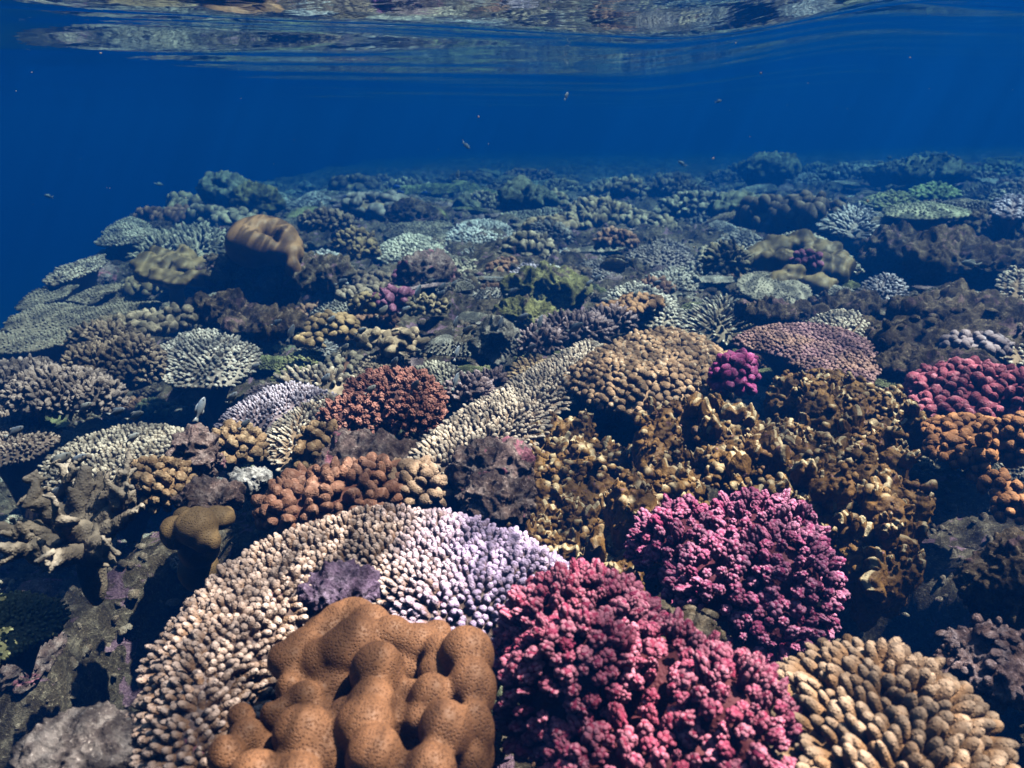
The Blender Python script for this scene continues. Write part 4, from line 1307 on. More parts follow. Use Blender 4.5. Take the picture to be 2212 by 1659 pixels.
# ---- right of centre
table("table_coral", "white finger table stepping down right of the yellow-green boulder", "coral", [(1300, 630), (1320, 612), (1370, 606), (1420, 618), (1460, 635), (1478, 665), (1465, 690), (1410, 685), (1370, 660), (1330, 645)], -.63, coral_mat((.34, .28, .22), (.86, .79, .70)), H=.045, edge=.10, sp=.028, L=.034, R=.0098, tm="finger", spread=.85, handle="the white finger table")
bush("nodular_coral", "small orange-brown knobbly coral on the white finger table", "coral", [blob_from_px(1385, 655, 90, 36, y=3.05), blob_from_px(1340, 665, 90, 22, y=2.95)], coral_mat((.32, .17, .085), (.50, .30, .17)), sp=.028, L=.022, R=.014, tm="bead")
table("spiky_coral", "round spiky cream coral with radiating pointed fingers", "coral", ell(1558, 668, 150, 74), -.66, coral_mat((.22, .17, .12), (.88, .80, .68), tipat=(.5, .95)), H=.06, edge=.17, sp=.033, L=.062, R=.0098, tm="spike", spread=.95, jit=.07, handle="the round spiky coral")
table("plate_coral", "smooth flat grey plate behind the round spiky coral", "coral", [(1585, 612), (1600, 588), (1640, 580), (1700, 590), (1745, 608), (1760, 640), (1750, 652), (1690, 655), (1630, 640)], -.63, coral_mat((.27, .24, .19), (.50, .46, .38)), b=.12, H=.01, edge=.08, sp=.022, L=.012, R=.0065, tm="tiny", handle="the smooth flat grey plate", wav=.008)
table("table_coral", "pale grey finger table between the white finger table and the bushy dark coral", "coral", ell(1450, 600, 130, 56), -.655, coral_mat((.24, .21, .175), (.58, .54, .49)), H=.04, edge=.12, sp=.034, L=.036, R=.0105, tm="finger", handle="the pale grey finger table")
bush("bushy_coral", "upright dark bushy coral behind the smooth flat grey plate", "coral", [blob_from_px(1570, 565, 84, 66, y=3.9)], coral_mat((.15, .125, .08), (.36, .31, .22)), sp=.03, L=.046, R=.012, tm="wart", jit=.3, handle="the upright dark bush")
table("table_coral", "brown-lilac table coral above the striped surgeonfish", "coral", ell(1430, 538, 150, 44), -.66, coral_mat((.19, .15, .14), (.44, .37, .36)), H=.04, edge=.15, sp=.036, L=.032, R=.0115, tm="finger", handle="the brown-lilac table")
table("table_coral", "faint brown table coral behind the striped surgeonfish", "coral", ell(1290, 568, 110, 56), -.66, coral_mat((.18, .15, .14), (.46, .41, .40)), H=.04, edge=.12, sp=.032, L=.03, R=.0105, tm="finger")
table("table_coral", "small bluish-white finger coral left of the striped surgeonfish", "coral", ell(1225, 550, 60, 34), -.66, WHITE, H=.04, edge=.1, sp=.032, L=.036, R=.0105, tm="finger", handle="the small bluish-white coral")
table("table_coral", "cream sloping table coral curving behind the leathery brown lobes", "coral", [(1640, 512), (1680, 500), (1740, 498), (1790, 510), (1835, 532), (1868, 560), (1840, 570), (1800, 548), (1740, 530), (1680, 525)], -.58, coral_mat((.31, .27, .20), (.74, .68, .57)), H=.06, edge=.14, sp=.034, L=.036, R=.0115, tm="finger", handle="the cream sloping table")
table("table_coral", "white lumpy table coral left of the cream sloping table", "coral", ell(1600, 512, 120, 38), -.63, WHITE, H=.06, edge=.14, sp=.042, L=.04, R=.015, tm="bead", handle="the white lumpy table")
lobes("leather_coral", "leathery brown lobed soft coral wrapped below the cream sloping table", [(1640, 555, 60, 4.1, (1, 1, .8)), (1690, 540, 66, 4.2, (1, 1, .9)), (1735, 535, 70, 4.2, (1, 1, .8)), (1780, 550, 66, 4.1, (1, 1, .8)), (1660, 580, 56, 3.9, (1, 1, 1)), (1700, 575, 50, 3.95, (1, 1, 1)), (1760, 590, 66, 3.8, (1, 1, 1)), (1800, 590, 66, 3.8, (1, 1, 1.1)), (1650, 545, 40, 4.2, (1, 1, 1)), (1715, 600, 50, 3.7, (1, 1, .9)), (1690, 560, 40, 3.85, (1, 1, 1)), (1810, 565, 40, 3.95, (1, 1, 1)), (1680, 610, 50, 3.65, (1, 1, .8)), (1770, 620, 60, 3.6, (1, 1, .9)), (1745, 560, 44, 3.95, (1, 1, 1))], OLIVELOBE, .009, "the leathery brown lobes", 1, .006, extra=7)
bush("cauliflower_coral", "small purple cauliflower coral growing on the leathery brown lobes", "coral", [blob_from_px(1742, 562, 56, 34, y=3.78)], PURPLE, sp=.030, L=.03, R=.015, tm="bead", handle="the small purple coral on the lobes")
table("table_coral", "lone lavender table coral standing in black shadow at the right", "coral", ell(1912, 612, 105, 52), -.64, coral_mat((.26, .21, .22), (.78, .72, .82)), b=.14, H=.04, edge=.10, sp=.026, L=.03, R=.0092, tm="finger", handle="the lone lavender table", stemdrop=.4)
table("plate_coral", "wide smooth pale green plate on the far right slope", "coral", ell(2000, 446, 190, 30), -.44, coral_mat((.30, .29, .20), (.46, .46, .33)), H=.03, edge=.25, sp=.042, L=.02, R=.012, tm="tiny", handle="the wide pale green plate", stemdrop=.2)
table("spiky_coral", "white spiky coral glittering in front of the wide pale green plate", "coral", ell(1845, 468, 120, 40), -.50, WHITE, H=.06, edge=.16, sp=.050, L=.07, R=.016, tm="spike", handle="the white spiky coral")
lobes("lobe_coral", "cream lobed coral hanging over a shadow below the wide pale green plate", [(1900, 488, 60, 5.0, (1, 1, .6)), (1940, 480, 70, 5.1, (1, 1, .6)), (1970, 490, 50, 5.0, (1, 1, .6)), (1930, 502, 50, 4.8, (1, 1, .7)), (1890, 500, 30, 4.9, (1, 1, .7))], honeycomb_mat((.34, .27, .17), (.26, .20, .12), 90, "cream_lobe", .001), .014, "the cream lobed coral", 5, .01)
table("table_coral", "greenish fringed table coral behind the wide pale green plate", "coral", ell(1925, 422, 115, 26), -.47, GREENPLATE, H=.05, edge=.3, sp=.055, L=.05, R=.018, tm="finger", handle="the greenish fringed table")
table("table_coral", "green finger table further back on the far right slope", "coral", ell(2020, 402, 100, 22), -.44, coral_mat((.14, .19, .08), (.34, .44, .22)), H=.05, edge=.3, sp=.06, L=.06, R=.02, tm="finger")
table("table_coral", "pale finger coral at the right edge level with the wide green plate", "coral", ell(2190, 432, 90, 30), -.40, LILAC, H=.05, edge=.2, sp=.045, L=.05, R=.015, tm="finger", handle="the pale right-edge finger coral")
LEDGE = [("brown turf-covered ledge stretching right of the rose-tan table", 2020, 726, 280, 66, 2.75, 2), ("dark turf rock above the brown ledge near the right edge", 2090, 671, 260, 58, 3.1, 5), ("brown rubble rock in front of the brown ledge by the raspberry dome", 2010, 786, 210, 39, 2.4, 7),
         ("dark overhanging rock right of the lone lavender table", 2100, 566, 230, 78, 3.9, 1), ("dark rock mass below the cream lobed coral", 1960, 546, 190, 55, 4.5, 3), ("jagged dark rock at the right edge under the pale finger coral", 2170, 506, 160, 66, 4.8, 8), ("low turf rock left of the lone lavender table", 1830, 661, 120, 31, 3.3, 4), ("brown crusted rock behind the pale cream table", 1690, 674, 150, 31, 3.05, 0)]
for (lab, x, y_, w, h, yy, sd) in LEDGE:
    rock(lab, x, y_, w, h, None, ROCK_DARK, sd, y=yy, handle={2: "the brown turf ledge", 1: "the dark overhanging rock"}.get(sd))
rock("dark pitted rock wall at the right edge beside the black gap", 2190, 1270, 170, 190, None, ROCK_DARK, 4, y=1.15, handle="the dark pitted wall")
rock("mauve-flecked rock below the dark pitted wall at the right edge", 2140, 1440, 190, 120, None, rock_mat(((.12, .07, .06), (.22, .14, .14), (.34, .26, .28)), "flecked_rock"), 6, y=1.0)
rock("crusted rubble ridge wedged between the rose-red and bright pink cauliflower corals", 1440, 1385, 220, 130, None, ROCK, 2, y=.98)
bush("nodular_coral", "small pale lilac knobbly coral on the brown turf ledge", "coral", [blob_from_px(2110, 745, 110, 40, y=2.5)], coral_mat((.30, .22, .24), (.58, .48, .56)), sp=.030, L=.028, R=.015, tm="bead")
table("finger_coral", "pale finger coral fringe at the right edge beside the brown turf ledge", "coral", ell(2200, 715, 90, 90), -.63, CREAM, H=.04, edge=.08, sp=.030, L=.034, R=.010, tm="finger")
table("finger_coral", "small lilac finger fringe on the dark turf rock at the right edge", "coral", ell(2195, 600, 70, 60), -.56, CREAM, H=.04, edge=.08, sp=.034, L=.034, R=.011, tm="finger")
rock("purple crust patch in the bay of the wide finger arch", 735, 1275, 160, 75, None, rock_mat(((.10, .065, .115), (.16, .105, .18), (.28, .21, .31)), "violet_crust"), 7, y=1.02, name="crusted_rock")

# ================================================================== SMALLER AND FARTHER GROWTH
# named far shapes first
def far_rock(label, px, py, w, h, y, sd, mat, handle=None):
    return rock(label, px, py, w, h, None, mat, sd, y=y, sub=5, handle=handle, crust=True)
TEALROCK = rock_mat(((.10, .10, .07), (.17, .17, .12), (.28, .29, .22)), "far_rock")
far_rock("tall dark coral head at the edge of the blue, upper left", 485, 415, 85, 66, 7.6, 2, TEALROCK, "the tall dark far head")
far_rock("olive coral dome right beside the tall dark far head", 555, 435, 100, 62, 7.0, 4, rock_mat(((.13, .12, .05), (.19, .17, .08), (.24, .23, .12)), "olive_rock"), "the olive far dome")
far_rock("big dark overhanging boulder in the blue distance behind the white lumpy table row", 1140, 432, 110, 62, 7.0, 5, TEALROCK, "the big far boulder")
far_rock("arched dark boulder with a pale top in the distance, right of centre", 1610, 450, 120, 48, 6.2, 1, TEALROCK, "the arched far boulder")
far_rock("dim boulder pair rising in the far blue, right of centre", 1655, 365, 110, 52, 9.5, 3, TEALROCK, "the dim far boulders")
far_rock("pale rounded far boulder left of the big dark one", 1010, 442, 44, 30, 7.0, 6, TEALROCK)
far_rock("dim flat-topped rock at the far right in the blue", 1980, 372, 190, 36, 8.5, 7, TEALROCK)

def children_of(o):
    return [c for c in bpy.data.objects if c.parent == o]
KIDS = {}
def copy_thing(src, loc, sc, rz, mats=None, tilt=(0, 0)):
    if src.name not in KIDS:
        KIDS[src.name] = children_of(src)
    r = src.copy(); COL.objects.link(r)
    r.location = loc; r.scale = sc; r.rotation_euler = (tilt[0], tilt[1], rz)
    for ch in KIDS[src.name]:
        c = ch.copy(); COL.objects.link(c); c.parent = r
        if mats is not None:
            c.material_slots[0].link = 'OBJECT'
            c.material_slots[0].material = mats if "core" not in ch.name else ch.data.materials[0]
    return r

USED = {}
def where(p, far=False):
    c = sorted(MARKS[:NMARK], key=lambda m: (m[0] - p[0]) ** 2 + (m[1] - p[1]) ** 2)[:3]
    out = []
    for m in c:
        dx, dy = p[0] - m[0], p[1] - m[1]
        if abs(dx) > 1.8 * abs(dy): rel = "left of" if dx < 0 else "right of"
        elif abs(dy) > 1.8 * abs(dx): rel = "behind" if dy > 0 else "in front of"
        else: rel = ("behind and " if dy > 0 else "in front and ") + ("left of" if dx < 0 else "right of")
        out.append(rel + " " + m[3])
    return out
def auto_label(base, p):
    w = where(p)
    size = ""
    for cand in [f"{base} {w[0]}", f"{base} {w[1]}", f"{base} {w[2]}"]:
        if len(cand.split()) <= 15 and cand not in USED:
            USED[cand] = 1
            return cand
    cand = next((f"{base} {x}" for x in w if len(f"{base} {x}".split()) <= 15), f"{base} on the reef")
    USED[cand] = USED.get(cand, 0) + 1
    return cand
NMARK = len(MARKS)

# colonies that the scatter repeats: (first colony, half width, kind, colours)
PROTO = []
FT = [("cream", coral_mat((.31, .27, .21), (.78, .71, .60))), ("pale", coral_mat((.27, .24, .20), (.72, .68, .62))), ("grey-brown", GREYTAN), ("olive-green", GREENPLATE), ("white-tipped", WHITE), ("dull brown", DULLPLATE), ("lilac-grey", LILACBUSH)]
FB = [("tan", coral_mat((.28, .20, .12), (.56, .44, .30))), ("dark brown", BROWNBUSH), ("grey", coral_mat((.22, .19, .17), (.50, .46, .42))), ("buff", coral_mat((.34, .27, .19), (.66, .55, .42))), ("rusty brown", coral_mat((.24, .12, .075), (.46, .28, .19))), ("green-grey", GREENBUSH)]
pl = []
def proto(fn, kind, word, cols):
    o = fn()
    PROTO.append([o, kind, word, cols])
sx = [(640, 470), (820, 470), (1060, 480), (760, 490), (1290, 480), (1400, 470), (940, 420), (1500, 430), (1240, 430), (1330, 520), (700, 460), (1080, 520)]
proto(lambda: table("table_coral", "x", "coral", ell(1040, 497, 190, 44), -.64, FT[4][1], H=.06, edge=.18, sp=.036, L=.036, R=.0125, tm="finger", stemdrop=.12), "table_coral", "table coral", FT)
proto(lambda: table("table_coral", "x", "coral", ell(1095, 535, 120, 34), -.655, FT[1][1], H=.06, edge=.14, sp=.033, L=.036, R=.0115, tm="finger", spread=.95, stemdrop=.12), "table_coral", "finger table coral", FT)
proto(lambda: table("plate_coral", "x", "coral", ell(905, 487, 200, 40, wob=.2), -.63, FT[5][1], H=.04, edge=.3, sp=.036, L=.018, R=.0125, tm="tiny", wav=.03, stemdrop=.12), "plate_coral", "flat plate coral", FT)
proto(lambda: table("spiky_coral", "x", "coral", ell(1020, 540, 80, 34), -.64, FT[4][1], H=.09, edge=.16, sp=.042, L=.065, R=.0125, tm="spike", spread=.95, jit=.12, stemdrop=.12), "spiky_coral", "spiky finger coral", FT)
proto(lambda: bush("nodular_coral", "x", "coral", [blob_from_px(1180, 490, 90, 34, y=5.3), blob_from_px(1215, 486, 60, 30, y=5.4)], FB[0][1], sp=.046, L=.042, R=.024, tm="bead"), "nodular_coral", "nodular coral", FB)
proto(lambda: bush("bushy_coral", "x", "coral", [blob_from_px(700, 480, 100, 44, y=5.4), blob_from_px(735, 485, 60, 34, y=5.3)], FB[1][1], sp=.034, L=.042, R=.0155, tm="wart", jit=.35), "bushy_coral", "bushy coral", FB)
proto(lambda: bush("cauliflower_coral", "x", "coral", [blob_from_px(1330, 520, 80, 40, y=4.6)], FB[4][1], sp=.034, L=.036, R=.017, tm="wart", sink=.8), "cauliflower_coral", "cauliflower coral", FB)
for pr_ in PROTO:
    o = pr_[0]
    bb = [c for c in children_of(o) if c.name.startswith("branch_crown")][0]
    v = np.array([x[:] for x in bb.bound_box])
    pr_.append(max(np.ptp(v[:, 0]), np.ptp(v[:, 1])) / 2)
    pr_.append(v[:, 2].max())
    pr_.append(v[:, 2].min())
    o["label"] = auto_label(f"{pr_[3][3][0] if pr_[2].startswith(('table', 'spiky')) else pr_[3][0][0] if not pr_[2].startswith(('flat', 'bushy', 'cauli')) else {'f': 'dull brown', 'b': 'dark brown', 'c': 'rusty brown'}[pr_[2][0]]} {pr_[2]}", o.location)

def scatter(n, yr, rr, seed, group, weights, tries=40, lift=0.0, margin=.75):
    lr = np.random.default_rng(seed)
    made = 0
    for _ in range(n * tries):
        if made >= n: break
        y = math.exp(lr.uniform(math.log(yr[0]), math.log(yr[1])))
        x = lr.uniform(-.66, .66) * (y + .25)
        if x < -(1.45 + .19 * y) + .05: continue
        k = lr.choice(len(PROTO), p=weights)
        o, kind, word, cols, R0, zt, zb = PROTO[k]
        r = lr.uniform(*rr)
        if any((x - a) ** 2 + (y - b) ** 2 < ((r + c) * margin) ** 2 for a, b, c in OCC): continue
        z = g1(x, y)
        s = r / R0
        name, mat = cols[lr.integers(len(cols))]
        sz = s * lr.uniform(.8, 1.25)
        # sit on the rock: the stalk or core reaches into it
        c = copy_thing(o, (x, y, z - .02 + lift), (s, s * lr.uniform(.8, 1.1), sz), lr.uniform(0, 6.28), mat, (lr.normal(0, .10), lr.normal(0, .10)))
        if k < 4:
            c.location.z = z + .03 - zb * sz + lr.uniform(-.01, .05) * r / .2
        else:
            c.location.z = z - (zt + zb) * .5 * sz + .35 * r
        c["label"] = auto_label(f"{name} {word}", (x, y, z))
        c["group"] = group
        OCC.append((x, y, r))
        made += 1
    return made
n1 = scatter(240, (4.3, 12.5), (.13, .40), 3, "corals fading into the blue distance", [.28, .16, .24, .02, .12, .15, .03], margin=.66, tries=60)
n2 = scatter(190, (2.0, 5.0), (.06, .19), 4, "small corals between the larger ones", [.30, .24, .14, .02, .14, .09, .07], margin=.6, tries=60)
n3 = scatter(30, (1.0, 2.1), (.03, .06), 6, "small corals between the nearest ones", [.05, .15, .0, .1, .35, .2, .15], margin=.7)

# loose rocks that fill the gaps
ROCKS_ = [("brown", ROCK), ("dark", ROCK_DARK), ("purple-crusted", ROCK_PURPLE), ("algae-tinged", ROCK_GREEN)]
lr = np.random.default_rng(21)
made = 0
for _ in range(6000):
    if made >= 90: break
    y = math.exp(lr.uniform(math.log(.8), math.log(7)))
    x = lr.uniform(-.66, .66) * (y + .25)
    r = lr.uniform(.025, .05) * (.6 + y * .55)
    if x < -(1.45 + .19 * y): continue
    if any((x - a) ** 2 + (y - b) ** 2 < ((r + c) * .62) ** 2 for a, b, c in OCC): continue
    k = lr.choice(4, p=[.42, .33, .17, .08])
    me = rock_mesh(int(lr.integers(0, 9)), 5)
    o = bpy.data.objects.new("reef_rock", me); COL.objects.link(o)
    if not me.materials: me.materials.append(ROCK)
    o.material_slots[0].link = 'OBJECT'; o.material_slots[0].material = ROCKS_[k][1]
    o.location = (x, y, g1(x, y) + r * .15)
    o.scale = (r * lr.uniform(.9, 1.5), r * lr.uniform(.8, 1.3), r * lr.uniform(.55, 1.0))
    o.rotation_euler = (lr.normal(0, .3), lr.normal(0, .3), lr.uniform(0, 6.28))
    tag(o, auto_label(f"{ROCKS_[k][0]} pitted reef rock", (x, y, 0)), "rock", "pitted rocks filling the gaps between corals")
    OCC.append((x, y, r * .7))
    made += 1

# rubble, nubs and crust that nobody could count
lr = np.random.default_rng(8)
acc = Acc()
n = 16000
y = np.exp(lr.uniform(math.log(.55), math.log(13), n)); x = lr.uniform(-.7, .7, n) * (y + .25)
x = np.where(x < -(1.5 + .19 * y), x * .5, x)
z = ground(x, y)
q = np.stack([x, y, z], 1)
rough = (fbm(q * 5.5, 3, 40, ridged=True) * .045 + fbm(q * 16, 4, 44, ridged=True) * .022) * np.clip(y / 4, .6, 1.5)
s = (.0055 + .0032 * y) * lr.lognormal(0, .4, n)
P = np.stack([x, y, z + rough - s * .4], 1)
D = lr.normal(0, .5, (n, 3)); D[:, 2] = 1
kind = fbm(q * 2.3, 2, 77) + lr.normal(0, .25, n)
for kd_, m in (("bead", kind > .15), ("wart", (kind <= .15) & (kind > -.25) & (y < 3)), ("tiny", (kind <= -.25) | ((kind <= .15) & (y >= 3)))):
    m = np.where(m)[0]
    if kd_ == "wart": m = m[::2]
    grow(acc, kd_, P[m], D[m], s[m] * (1.15 if kd_ == "tiny" else 1.2), s[m] * (.55 if kd_ == "tiny" else .85), lr)
RUB = rock_mat(((.12, .085, .06), (.21, .16, .12), (.32, .27, .22)), "rubble_crust", patch=(.26, .16, .22))
tag(put("coral_rubble", acc.mesh("coral_rubble"), RUB), "small rubble, nubs and crust covering the reef rock", "rubble", None, "stuff")

# ================================================================== THE FISH
def fish_mesh(name, prof, width, tail, fins, nseg=16, nr=12):
    """body along +x (head), unit length; prof: (x, top, bottom); one continuous body with its fins"""
    acc = Acc()
    pr = np.array(prof, float)
    t = np.linspace(0, 1, nseg)
    xs = np.interp(t, np.linspace(0, 1, len(pr)), pr[:, 0])
    top = np.interp(xs, pr[:, 0], pr[:, 1]); bot = np.interp(xs, pr[:, 0], pr[:, 2])
    V = []
    for x, a, b in zip(xs, top, bot):
        c, h = (a + b) / 2, max((a - b) / 2, .004)
        w = h * width
        for j in range(nr):
            th = 2 * math.pi * j / nr
            V.append((x, w * math.cos(th), c + h * math.sin(th)))
    F = []
    for i in range(nseg - 1):
        for j in range(nr):
            F.append((i * nr + j, i * nr + (j + 1) % nr, (i + 1) * nr + (j + 1) % nr, (i + 1) * nr + j))
    V = np.array(V)
    acc.add(V, np.array(F), np.clip((V[:, 2] + .25) / .5, 0, 1))
    acc.add(np.array([V[:nr].mean(0), *V[:nr]]), np.array([(0, 1 + (j + 1) % nr, 1 + j) for j in range(nr)]))
    acc.add(np.array([V[-nr:].mean(0), *V[-nr:]]), np.array([(0, 1 + j, 1 + (j + 1) % nr) for j in range(nr)]))
    def fin(poly, th, val):
        p = np.array(poly, float); n = len(p)
        a = np.stack([p[:, 0], np.full(n, th), p[:, 1]], 1); b = a * (1, -1, 1)
        c1, c2 = a.mean(0), b.mean(0)
        V = np.concatenate([a, b, [c1], [c2]])
        Fs = []
        for j in range(n):
            k = (j + 1) % n
            Fs += [(j, k, 2 * n), (k + n, j + n, 2 * n + 1), (j, j + n, k), (k, j + n, k + n)]
        acc.add(V, np.array(Fs), val)
    for pl_, v in tail: fin(pl_, .004, v)
    for pl_, v in fins: fin(pl_, .005, v)
    return acc.mesh(name)

def fish_mat(name, low, high, stripe=None):
    m, nt, bs = nt_new(name)
    at = N(nt, "ShaderNodeAttribute", attribute_name="tip").outputs["Fac"]
    tc = N(nt, "ShaderNodeTexCoord").outputs["Object"]
    c = mix(nt, ramp(nt, at, [(.15, 0), (.85, 1)]), low, high)
    if stripe:
        mp = N(nt, "ShaderNodeMapping"); nt.links.new(tc, mp.inputs[0])
        mp.inputs["Rotation"].default_value = (0, math.radians(12), 0)
        w = N(nt, "ShaderNodeTexWave", wave_type='BANDS', bands_direction='Z')
        nt.links.new(mp.outputs[0], w.inputs[0])
        w.inputs["Scale"].default_value = stripe[1]
        w.inputs["Distortion"].default_value = .6
        c = mix(nt, ramp(nt, w.outputs["Fac"], [(.62, 0), (.8, 1)]), c, stripe[0])
    sc = N(nt, "ShaderNodeTexVoronoi"); nt.links.new(tc, sc.inputs["Vector"]); sc.inputs["Scale"].default_value = 26
    c = mix(nt, 1.0, c, ramp(nt, sc.outputs["Distance"], [(0, 1.1), (.6, .75)]), 'MULTIPLY')
    nt.links.new(c, bs.inputs["Base Color"])
    bs.inputs["Roughness"].default_value = .38
    bs.inputs["Specular IOR Level"].default_value = .4
    return m

CHROMIS = fish_mesh("damselfish", [(-.40, .035, -.035), (-.30, .06, -.06), (-.12, .155, -.15), (.08, .20, -.19), (.28, .175, -.16), (.42, .10, -.10), (.50, .015, -.03)], .42,
                    [([(-.37, .04), (-.46, .10), (-.66, .20), (-.56, .06), (-.53, 0), (-.56, -.06), (-.66, -.20), (-.46, -.10), (-.37, -.04)], .1)],
                    [([(.22, .17), (.05, .255), (-.12, .24), (-.27, .17), (-.24, .07), (0, .15)], .75), ([(.02, -.18), (-.10, -.25), (-.25, -.19), (-.25, -.07), (-.08, -.13)], .2)])
FISHBLUE = fish_mat("damselfish_skin", (.36, .38, .40), (.17, .22, .30))
FISHPALE = fish_mat("pale_fish_skin", (.58, .56, .50), (.34, .37, .38))
FISHDARK = fish_mat("dark_fish_skin", (.03, .03, .035), (.02, .02, .025))
FISHVIVID = fish_mat("bright_blue_skin", (.02, .08, .45), (.02, .06, .36))
FISHWARM = fish_mat("brown_fish_skin", (.26, .19, .14), (.15, .11, .085))
EYE = fish_mat("fish_eye", (.01, .01, .01), (.01, .01, .01))
ev, ef = ico(2)
EYEM = make_mesh("eye", ev * np.array([.028, .03, .028]), [ef], {"tip": np.zeros(len(ev))})
EYEM.materials.append(EYE)
CHROMIS.materials.append(FISHBLUE)

def fish(px, py, L, y, ang, yaw, mat, label, group=None, mesh=None, name="damselfish"):
    """px, py in the 4096 px photograph; L its length there; ang its slope in the picture; yaw turns it away"""
    k = 2212.0 / 4096.0
    p = aty(px * k, py * k, y)
    s = np.linalg.norm(p)
    o = bpy.data.objects.new(name, mesh or CHROMIS); COL.objects.link(o)
    if mat is not None:
        o.material_slots[0].link = 'OBJECT'; o.material_slots[0].material = mat
    Lm = L * k * s / FPX / 1.1 / max(.35, abs(math.cos(yaw)))
    o.location = p
    o.scale = (Lm, Lm, Lm)
    o.rotation_euler = (Matrix.Rotation(yaw, 3, 'Z') @ Matrix.Rotation(-ang, 3, 'Y')).to_euler()
    tag(o, label, "fish", group)
    for sd in (-1, 1):
        e = bpy.data.objects.new("eye", EYEM); COL.objects.link(e); e.parent = o
        e.location = (.37, sd * .052, .045)
    return o

def reef_y(px, py):
    return onground(px, py)[1]

SHOAL = [(338, 1629, 66, 35), (468, 1646, 66, 20), (542, 1664, 80, 28), (60, 1726, 66, 30), (530, 1751, 62, 32), (236, 1843, 96, 30), (311, 1843, 84, 38), (239, 1974, 110, 48), (801, 1634, 58, 86), (980, 1696, 54, 40), (930, 1589, 60, 50), (1020, 1467, 46, 25),
         (1107, 1290, 50, 28), (1164, 1330, 44, 84), (1323, 1282, 52, 48), (1445, 1324, 54, 30), (1530, 1245, 62, 46), (1620, 1240, 52, 35), (1378, 1394, 56, 52), (1577, 1451, 62, 62), (1761, 1180, 58, 46), (1768, 1150, 50, 50), (1816, 1138, 44, 55),
         (1721, 1125, 40, 20), (1671, 1172, 46, 80), (1366, 1128, 54, 24), (1796, 1227, 40, 60), (1823, 1292, 40, 84), (1868, 1322, 66, 40), (2002, 1294, 42, 82), (2049, 1167, 56, 32), (2089, 1272, 66, 38), (1828, 1411, 40, 80),
         (1301, 1519, 66, 55), (1482, 1559, 60, 42), (1659, 1544, 66, 58), (1823, 1524, 46, 84), (2303, 1309, 76, 28), (2124, 1394, 60, 42), (2159, 1292, 46, 84), (2542, 1177, 44, 56), (2626, 1133, 46, 25), (2388, 1113, 50, 32), (2355, 1135, 40, 50)]
fr_ = np.random.default_rng(4)
for (x, y_, L, a) in SHOAL:
    k = 2212 / 4096
    yy = reef_y(x * k, y_ * k + 10)
    yy = min(yy, onz(x * k, y_ * k, -.60)[1]) * fr_.uniform(.84, .92)
    p = aty(x * k, y_ * k, yy)
    steep = a > 75
    lab = auto_label("small blue-grey damselfish " + ("seen nose-on" if steep else "rising" if a > 40 else "gliding"), p)
    lab = lab.replace("rising", "tilted steeply").replace("gliding", "tilted gently")
    fish(x, y_, L, yy, math.radians(a if not steep else 60), math.radians(fr_.uniform(-12, 25) if not steep else 55), FISHBLUE if fr_.random() < .75 else FISHPALE, lab, "blue-grey damselfish hovering over the corals")
fish(1458, 1222, 70, 2.9, math.radians(-38), math.radians(150), FISHDARK, "black damselfish diving beside the tan coral left of the purple one")

TANG = fish_mesh("surgeonfish", [(-.42, .03, -.03), (-.34, .05, -.05), (-.22, .15, -.14), (0, .235, -.22), (.22, .225, -.20), (.38, .14, -.13), (.47, .05, -.06), (.50, .01, -.04)], .36,
                 [([(-.39, .035), (-.48, .12), (-.60, .22), (-.55, .05), (-.55, -.05), (-.60, -.22), (-.48, -.12), (-.39, -.035)], .3)],
                 [([(.34, .17), (.20, .29), (-.05, .31), (-.28, .24), (-.33, .08), (0, .21)], .9), ([(.10, -.20), (-.05, -.29), (-.26, -.25), (-.32, -.08), (-.1, -.17)], .1)], 20, 14)
TANG.materials.append(fish_mat("striped_skin", (.08, .075, .06), (.03, .03, .035), ((.22, .17, .06), 7.5)))
sf = fish(2462, 1058, 138, 3.75, math.radians(-6), math.radians(172), None, "large dark surgeonfish with thin golden stripes beside the pale grey finger table", None, TANG, "surgeonfish")
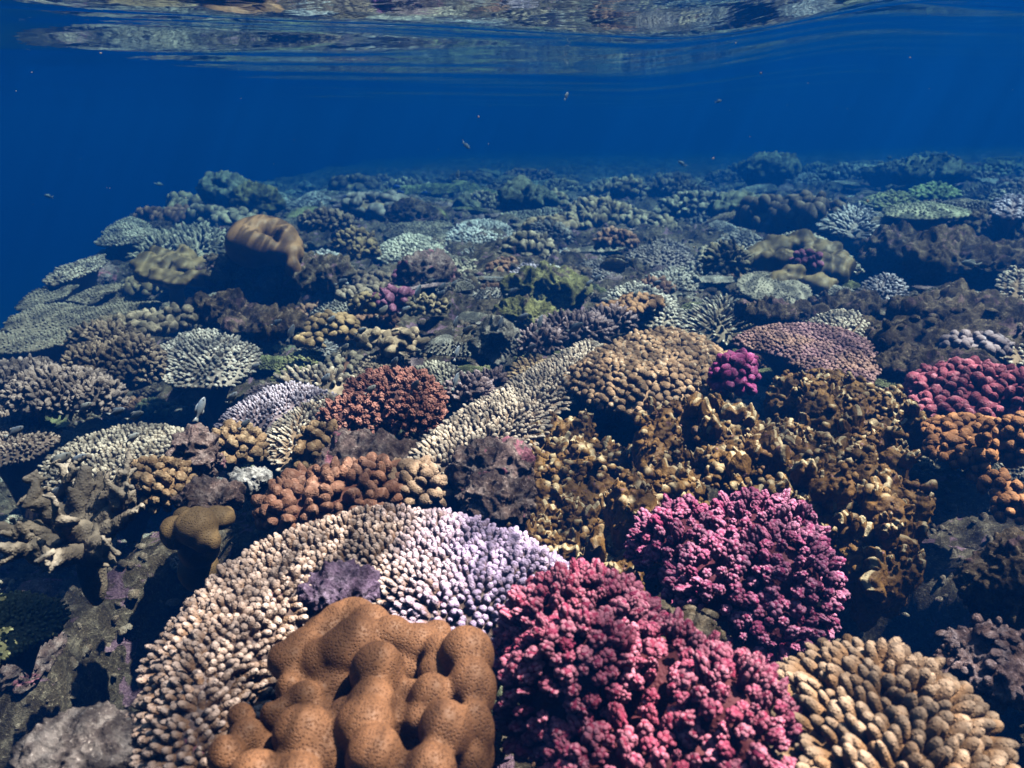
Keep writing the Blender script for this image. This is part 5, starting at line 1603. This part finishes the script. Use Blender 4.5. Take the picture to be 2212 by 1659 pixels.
for (x, y_, L, yy, a, yaw, mat, lab) in [
        (3777, 1169, 70, 3.0, 52, 10, FISHWARM, "small brown fish rising out of the black shadow right of the lone lavender table"),
        (3880, 1055, 70, 3.3, 8, 178, FISHPALE, "slim pale-striped fish against the dark rock at the right"),
        (1581, 749, 46, 8.0, 2, 5, FISHVIVID, "vivid blue fish over the bright teal far table, uppermost of the blue group"),
        (1595, 772, 50, 7.6, 3, 2, FISHVIVID, "vivid blue fish just below the uppermost of the blue group"),
        (1402, 786, 46, 7.4, 0, 4, FISHVIVID, "vivid blue fish furthest left of the blue group"),
        (1700, 773, 40, 7.6, -4, 176, FISHVIVID, "vivid blue fish right of the middle of the blue group"),
        (1876, 783, 42, 7.4, 0, 178, FISHVIVID, "vivid blue fish furthest right of the blue group"),
        (2727, 654, 34, 6.0, 30, 160, FISHPALE, "pale banded fish in open water above the far reef, right of centre"),
        (1866, 583, 34, 5.0, -40, 30, FISHBLUE, "small dull fish alone in the open blue water, centre"),
        (1832, 698, 30, 6.5, 80, 40, FISHPALE, "tiny upright pale fish just above the far reef"),
        (2266, 383, 26, 4.5, 60, 40, FISHBLUE, "tiny dull fish high in the blue water below the surface"),
        (193, 785, 34, 5.5, 12, 170, FISHPALE, "faint pale fish alone in the blue at the far left"),
        (636, 737, 28, 7.5, -10, 20, FISHPALE, "faint pale fish in the blue left of the tall dark far head"),
        (2874, 405, 28, 5.5, 15, 20, FISHBLUE, "faint dull fish in the blue water, upper right"),
        (3270, 1188, 26, 3.2, 30, 150, FISHPALE, "tiny yellowish fish at the right tip of the smooth flat grey plate")]:
    fish(x, y_, L, yy, math.radians(a), math.radians(yaw), mat, lab)

# specks that drift in the water
lr = np.random.default_rng(12)
acc = Acc()
V, F = ico(1)
for k in range(70):
    y = lr.uniform(.9, 5)
    c = np.array([lr.uniform(-.6, .6) * y, y, lr.uniform(-.30, .16)])
    acc.add(c + V * lr.uniform(.0005, .0016) * (1, 1, lr.uniform(.5, 1.6)), F)
tag(put("drifting_specks", acc.mesh("drifting_specks"), fish_mat("speck", (.5, .45, .38), (.5, .45, .38))), "pale specks drifting in the water", "plankton", None, "stuff")
